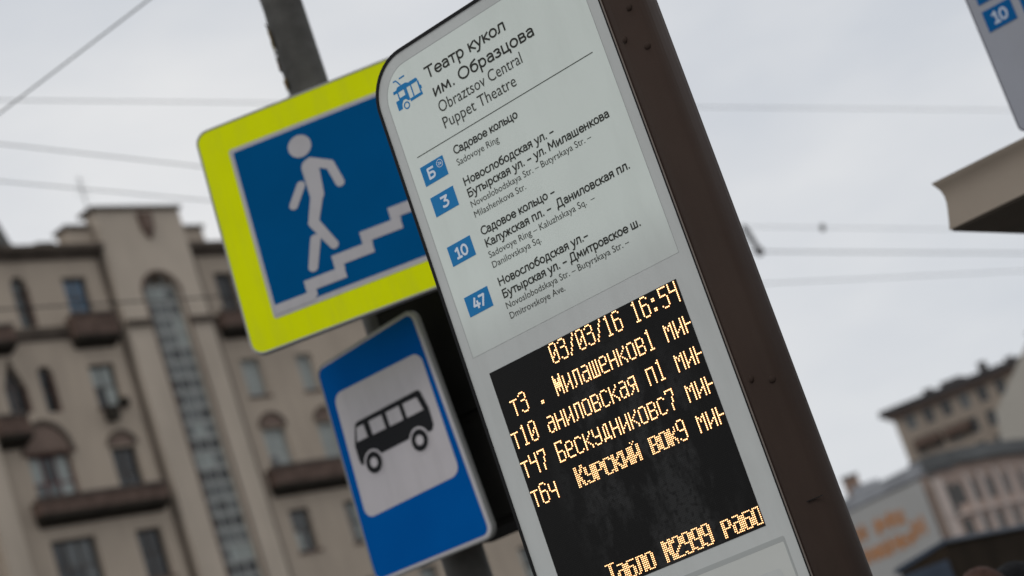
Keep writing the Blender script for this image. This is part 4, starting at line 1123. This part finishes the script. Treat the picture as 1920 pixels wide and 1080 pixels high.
# tan house on the skyline
TN = empty('tan_house', (38.447, 255.245, 0), -22, 'tall tan house with dark overhanging roof on the right skyline', 'building')
tops = []
for c in range(12):
    for r_ in range(9):
        u = 1.9 + c * 2.35; z = 29.4 - r_ * 3.1
        tops.append((u, u + 1.15, z, z + 1.9))
wall_grid(MB(), .5, 30, 0, 31.6, 0, .4, tops)
tw = wall_grid(MB(), .5, 30, 0, 31.6, 0, .4, tops).build('wall', 'tan', TN)
for (a, b, c, e_) in tops:
    if c > 18: MB().box(a, b, .2, .24, c, e_).build('window', rnd.choice(['glass_dark', 'glass_dark', 'glass_mid']), TN)
    else: MB().box(a, b, .2, .24, c, e_).build('window', 'glass_far', TN)
MB().box(.5, 30, .42, 12, 0, 31.4).build('rear_block', 'tan', TN)
MB().prism([(-.9, 32.4), (.1, 31.4), (.5, 30.2), (.8, 30.2), (30, 30.9), (30, 32.4)][:0] or [(.1, 31.3), (30, 31.6), (30, 32.0), (-.5, 31.9)], -.6, 12).build('eaves', 'arch_fill', TN)
MB().prism([(-.8, 32.0), (30, 32.1), (30, 32.9), (-.6, 32.75)], -1.2, 12.6).build('roof', 'tan_roof', TN)
for u, w, h in ((4.9, 1.1, 1.2), (7.2, 2.6, 1.3), (12.3, .9, 2.3), (9.6, .7, .9), (15.6, 1.0, 1.2)):
    MB().box(u, u + w, 1.0, 2.6, 32.6, 32.8 + h * .6).build('dormer' if w > 2 else 'chimney', 'tan_roof', TN)
for u, z in ((5.9, 26.6), (2.0, 26.6)): balcony(TN, u, u + 3.4, z, z + 1.5, .9)
FW = empty('pale_gabled_house', (38.447, 250.0, 0), -22, 'plain pale gabled house end beside the tan house at the right edge', 'building')
MB().prism([(10.6, 0), (26, 0), (26, 30.5), (18.2, 34.2), (11.2, 27.4), (10.6, 24.2)], 1.5, 12).build('gable_wall', 'firewall', FW)
MB().prism([(18.2, 34.25), (26, 30.55), (26, 31.0), (18.2, 34.8), (17.8, 34.6)], .9, 12).build('roof', 'tan_roof', FW)

words_ready = True
def az_to_x(a):
    A = Vector((18.82 + nrm_.x * .55, 119.5 + nrm_.y * .55)); tn = math.tan(rad(a))
    return -(A.y * tn - A.x) / (t_.x - t_.y * tn)
words(9.95, [(az_to_x(7.18), az_to_x(8.05)), (az_to_x(6.1), az_to_x(6.98))], .95)
words(8.6, [(az_to_x(6.35), az_to_x(8.1))], .9)
words(8.85, [(az_to_x(8.1), az_to_x(8.5))], 1.15)

# dark kiosk in front of the curved house
K = empty('street_kiosk', (3.74, 24.3, 0), 62, 'dark flat-roofed kiosk in front of the curved house, behind two pedestrians', 'kiosk')
MB().add([(0, 0, 0), (5, 0, 0), (5, .62, 0), (0, .62, 0), (0, 0, 2.90), (5, 0, 2.90), (5, .62, 2.76), (0, .62, 2.76)], [(0, 1, 5, 4), (1, 2, 6, 5), (2, 3, 7, 6), (3, 0, 4, 7), (4, 5, 6, 7), (0, 3, 2, 1)]).build('wall', 'kiosk', K)
MB().add([(-.02, -.05, 2.902), (5.1, -.05, 2.902), (5.1, .68, 2.762), (-.02, .68, 2.762), (-.02, -.05, 2.95), (5.1, -.05, 2.95), (5.1, .68, 2.82), (-.02, .68, 2.82)], [(0, 1, 5, 4), (1, 2, 6, 5), (2, 3, 7, 6), (3, 0, 4, 7), (4, 5, 6, 7), (0, 3, 2, 1)]).build('roof', 'kiosk_blue', K)
MB().box(-.03, -.002, .02, .60, .1, 2.72).build('side_panel', 'kiosk_blue', K)
for k in range(3): MB().box(.5 + k * 1.45, 1.75 + k * 1.45, -.03, -.005, 1.0, 2.3).build('window', 'glass_dark', K)
MB().box(4.2, 4.3, -.05, -.031, .9, 1.2).build('hatch', 'steel', K)

# ------------------------------------------------------------------ two pedestrians, only the tops of their heads in frame
def person(loc, az, label, coat, hairm, h=1.87, hat=False):
    R_ = empty('person', loc, az, label, 'person')
    k = h / 1.80
    J = {  # joint: (x, y, z, rx, ry)
     'pelvis': (0, 0, .97, .15, .11), 'waist': (0, .0, 1.10, .135, .10), 'chest': (0, -.01, 1.32, .165, .12), 'neck0': (0, .0, 1.47, .07, .07), 'neck': (0, -.01, 1.54, .055, .055),
     'skull0': (0, -.02, 1.61, .066, .080), 'skull': (0, -.015, 1.69, .078, .096), 'crown': (0, -.005, 1.755, .055, .07),
     'shl': (.17, 0, 1.43, .062, .062), 'ell': (.22, .02, 1.14, .045, .045), 'wrl': (.23, -.05, .89, .029, .034), 'pal': (.23, -.07, .83, .020, .040),
     'shr': (-.17, 0, 1.43, .062, .062), 'elr': (-.22, .02, 1.14, .045, .045), 'wrr': (-.23, -.05, .89, .029, .034), 'par': (-.23, -.07, .83, .020, .040),
     'hil': (.09, 0, .90, .092, .092), 'knl': (.10, -.02, .50, .06, .06), 'anl': (.10, .03, .09, .042, .045), 'tol': (.11, -.12, .035, .042, .032),
     'hir': (-.09, 0, .90, .092, .092), 'knr': (-.10, .02, .50, .06, .06), 'anr': (-.10, .06, .09, .042, .045), 'tor': (-.11, -.09, .035, .042, .032)}
    E_ = [('pelvis', 'waist'), ('waist', 'chest'), ('chest', 'neck0'), ('neck0', 'neck'), ('neck', 'skull0'), ('skull0', 'skull'), ('skull', 'crown'),
          ('chest', 'shl'), ('shl', 'ell'), ('ell', 'wrl'), ('wrl', 'pal'), ('chest', 'shr'), ('shr', 'elr'), ('elr', 'wrr'), ('wrr', 'par'),
          ('pelvis', 'hil'), ('hil', 'knl'), ('knl', 'anl'), ('anl', 'tol'), ('pelvis', 'hir'), ('hir', 'knr'), ('knr', 'anr'), ('anr', 'tor')]
    for side, sx in (('l', 1), ('r', -1)):
        px, py, pz = J['pa' + side][:3]
        for fi, (dy, ln2) in enumerate(((-.030, .065), (-.010, .075), (.010, .070), (.028, .055))):
            a, b = f'f{side}{fi}a', f'f{side}{fi}b'
            J[a] = (px - sx * .004, py + dy, pz - .045, .0085, .0085); J[b] = (px - sx * .022, py + dy - .004, pz - .045 - ln2, .0075, .0075)
            E_ += [('pa' + side, a), (a, b)]
        J['th' + side] = (px - sx * .012, py - .055, pz - .03, .010, .010); E_.append(('pa' + side, 'th' + side))
    names = list(J); idx = {n_: i for i, n_ in enumerate(names)}
    me = bpy.data.meshes.new('body')
    me.from_pydata([tuple(c * k for c in J[n_][:3]) for n_ in names], [(idx[a], idx[b]) for a, b in E_], [])
    o = bpy.data.objects.new('body', me); COL.objects.link(o); o.parent = R_
    sm = o.modifiers.new('Skin', 'SKIN'); sm.use_smooth_shade = True
    for i, n_ in enumerate(names):
        sv = me.skin_vertices[0].data[i]; sv.radius = (J[n_][3] * k, J[n_][4] * k); sv.use_root = (n_ == 'pelvis')
    sb = o.modifiers.new('Sub', 'SUBSURF'); sb.levels = 1; sb.render_levels = 2
    me.materials.append(M['skin'])
    def s(v_): return v_ * k
    # face
    for sx in (-1, 1):
        MB().lathe((s(.031) * sx, s(-.108), s(1.672)), [(s(.001), -s(.011)), (s(.011), -s(.005)), (s(.012), 0), (s(.011), s(.005)), (s(.001), s(.011))], 10).build('eye', 'shoes', R_, smooth=True)
        MB().lathe((s(.082) * sx, s(.0), s(1.655)), [(s(.004), -s(.03)), (s(.013), -s(.012)), (s(.015), s(.012)), (s(.004), s(.03))], 8).build('ear', 'skin', R_, smooth=True)
    MB().add([(-s(.014), -s(.105), s(1.635)), (s(.014), -s(.105), s(1.635)), (0, -s(.135), s(1.638)), (0, -s(.108), s(1.685))], [(0, 1, 2), (0, 2, 3), (1, 3, 2)]).build('nose', 'skin', R_, smooth=True)
    MB().box(-s(.022), s(.022), -s(.113), -s(.100), s(1.607), s(1.614)).build('mouth', 'arch_fill', R_)
    # hair or hat: a cap shell over the skull
    n = 24; v = []; f = []
    rows2 = 9
    for j in range(rows2 + 1):
        th = rad(4 + 92 * j / rows2)
        for i in range(n):
            ph = 2 * math.pi * i / n
            jit = 1 + rnd.uniform(-.025, .025)
            low = 1.0 + (.35 if (math.sin(ph) > -.3 and j > 6 and not hat) else 0)
            v.append((s(.097) * math.sin(th) * math.cos(ph) * jit, s(-.004) + s(.116) * math.sin(th) * math.sin(ph) * jit, s(1.690) + s(.112) * math.cos(th) * jit * low - (s(.05) * (j - 6) / 3 if j > 6 and math.sin(ph) > -.3 else 0)))
    for j in range(rows2):
        for i in range(n): f.append((j * n + i, (j + 1) * n + i, (j + 1) * n + (i + 1) % n, j * n + (i + 1) % n))
    f.append(tuple(range(n)))
    MB().add(v, f).build('knit_hat' if hat else 'hair', hairm, R_, smooth=True)
    # coat: shell round torso plus sleeves
    n = 20
    prof_ = [(.235, .19, .62), (.215, .17, .85), (.185, .145, 1.08), (.205, .155, 1.28), (.215, .15, 1.40), (.15, .12, 1.475), (.085, .085, 1.51), (.082, .085, 1.56)]
    v = [(s(a) * math.cos(2 * math.pi * i / n), s(b) * math.sin(2 * math.pi * i / n), s(z)) for a, b, z in prof_ for i in range(n)]
    f = [(j * n + i, j * n + (i + 1) % n, (j + 1) * n + (i + 1) % n, (j + 1) * n + i) for j in range(len(prof_) - 1) for i in range(n)]
    MB().add(v, f).build('coat', coat, R_, smooth=True)
    for sx in (1, -1):
        m_ = MB(); m_.tube((s(.165) * sx, 0, s(1.43)), (s(.222) * sx, s(.02), s(1.14)), s(.082), 12, s(.064)); m_.tube((s(.222) * sx, s(.02), s(1.14)), (s(.231) * sx, -s(.045), s(.905)), s(.064), 12, s(.046))
        m_.lathe((s(.165) * sx, 0, s(1.43)), [(s(.03), s(.07)), (s(.07), s(.04)), (s(.085), 0), (s(.07), -s(.05))], 12)
        m_.build('sleeve', coat, R_, smooth=True)
        y1 = -.02 if sx > 0 else .02; y2 = .03 if sx > 0 else .06
        m_ = MB(); m_.tube((s(.09) * sx, 0, s(.95)), (s(.10) * sx, s(y1), s(.50)), s(.105), 14, s(.078)); m_.tube((s(.10) * sx, s(y1), s(.50)), (s(.10) * sx, s(y2), s(.07)), s(.078), 14, s(.065))
        m_.build('trouser_leg', 'trousers', R_, smooth=True)
        MB().box(s(.10) * sx - s(.05), s(.10) * sx + s(.05), s(y2) - s(.20), s(y2) + s(.065), 0, s(.09)).build('shoe', 'shoes', R_, bevel=s(.03))
    return R_
def az_loc(a, dist): return (dist * math.sin(rad(a)), dist * math.cos(rad(a)), 0)
person(az_loc(9.27, 8.0), 170, 'bareheaded person with brown hair in olive jacket at the lower right', 'coat_green', 'hair_brown', 1.90)
person(az_loc(10.15, 8.2), 200, 'person in black knit hat and dark coat at the lower right corner', 'coat_dark', 'hair_black', 1.885, True)
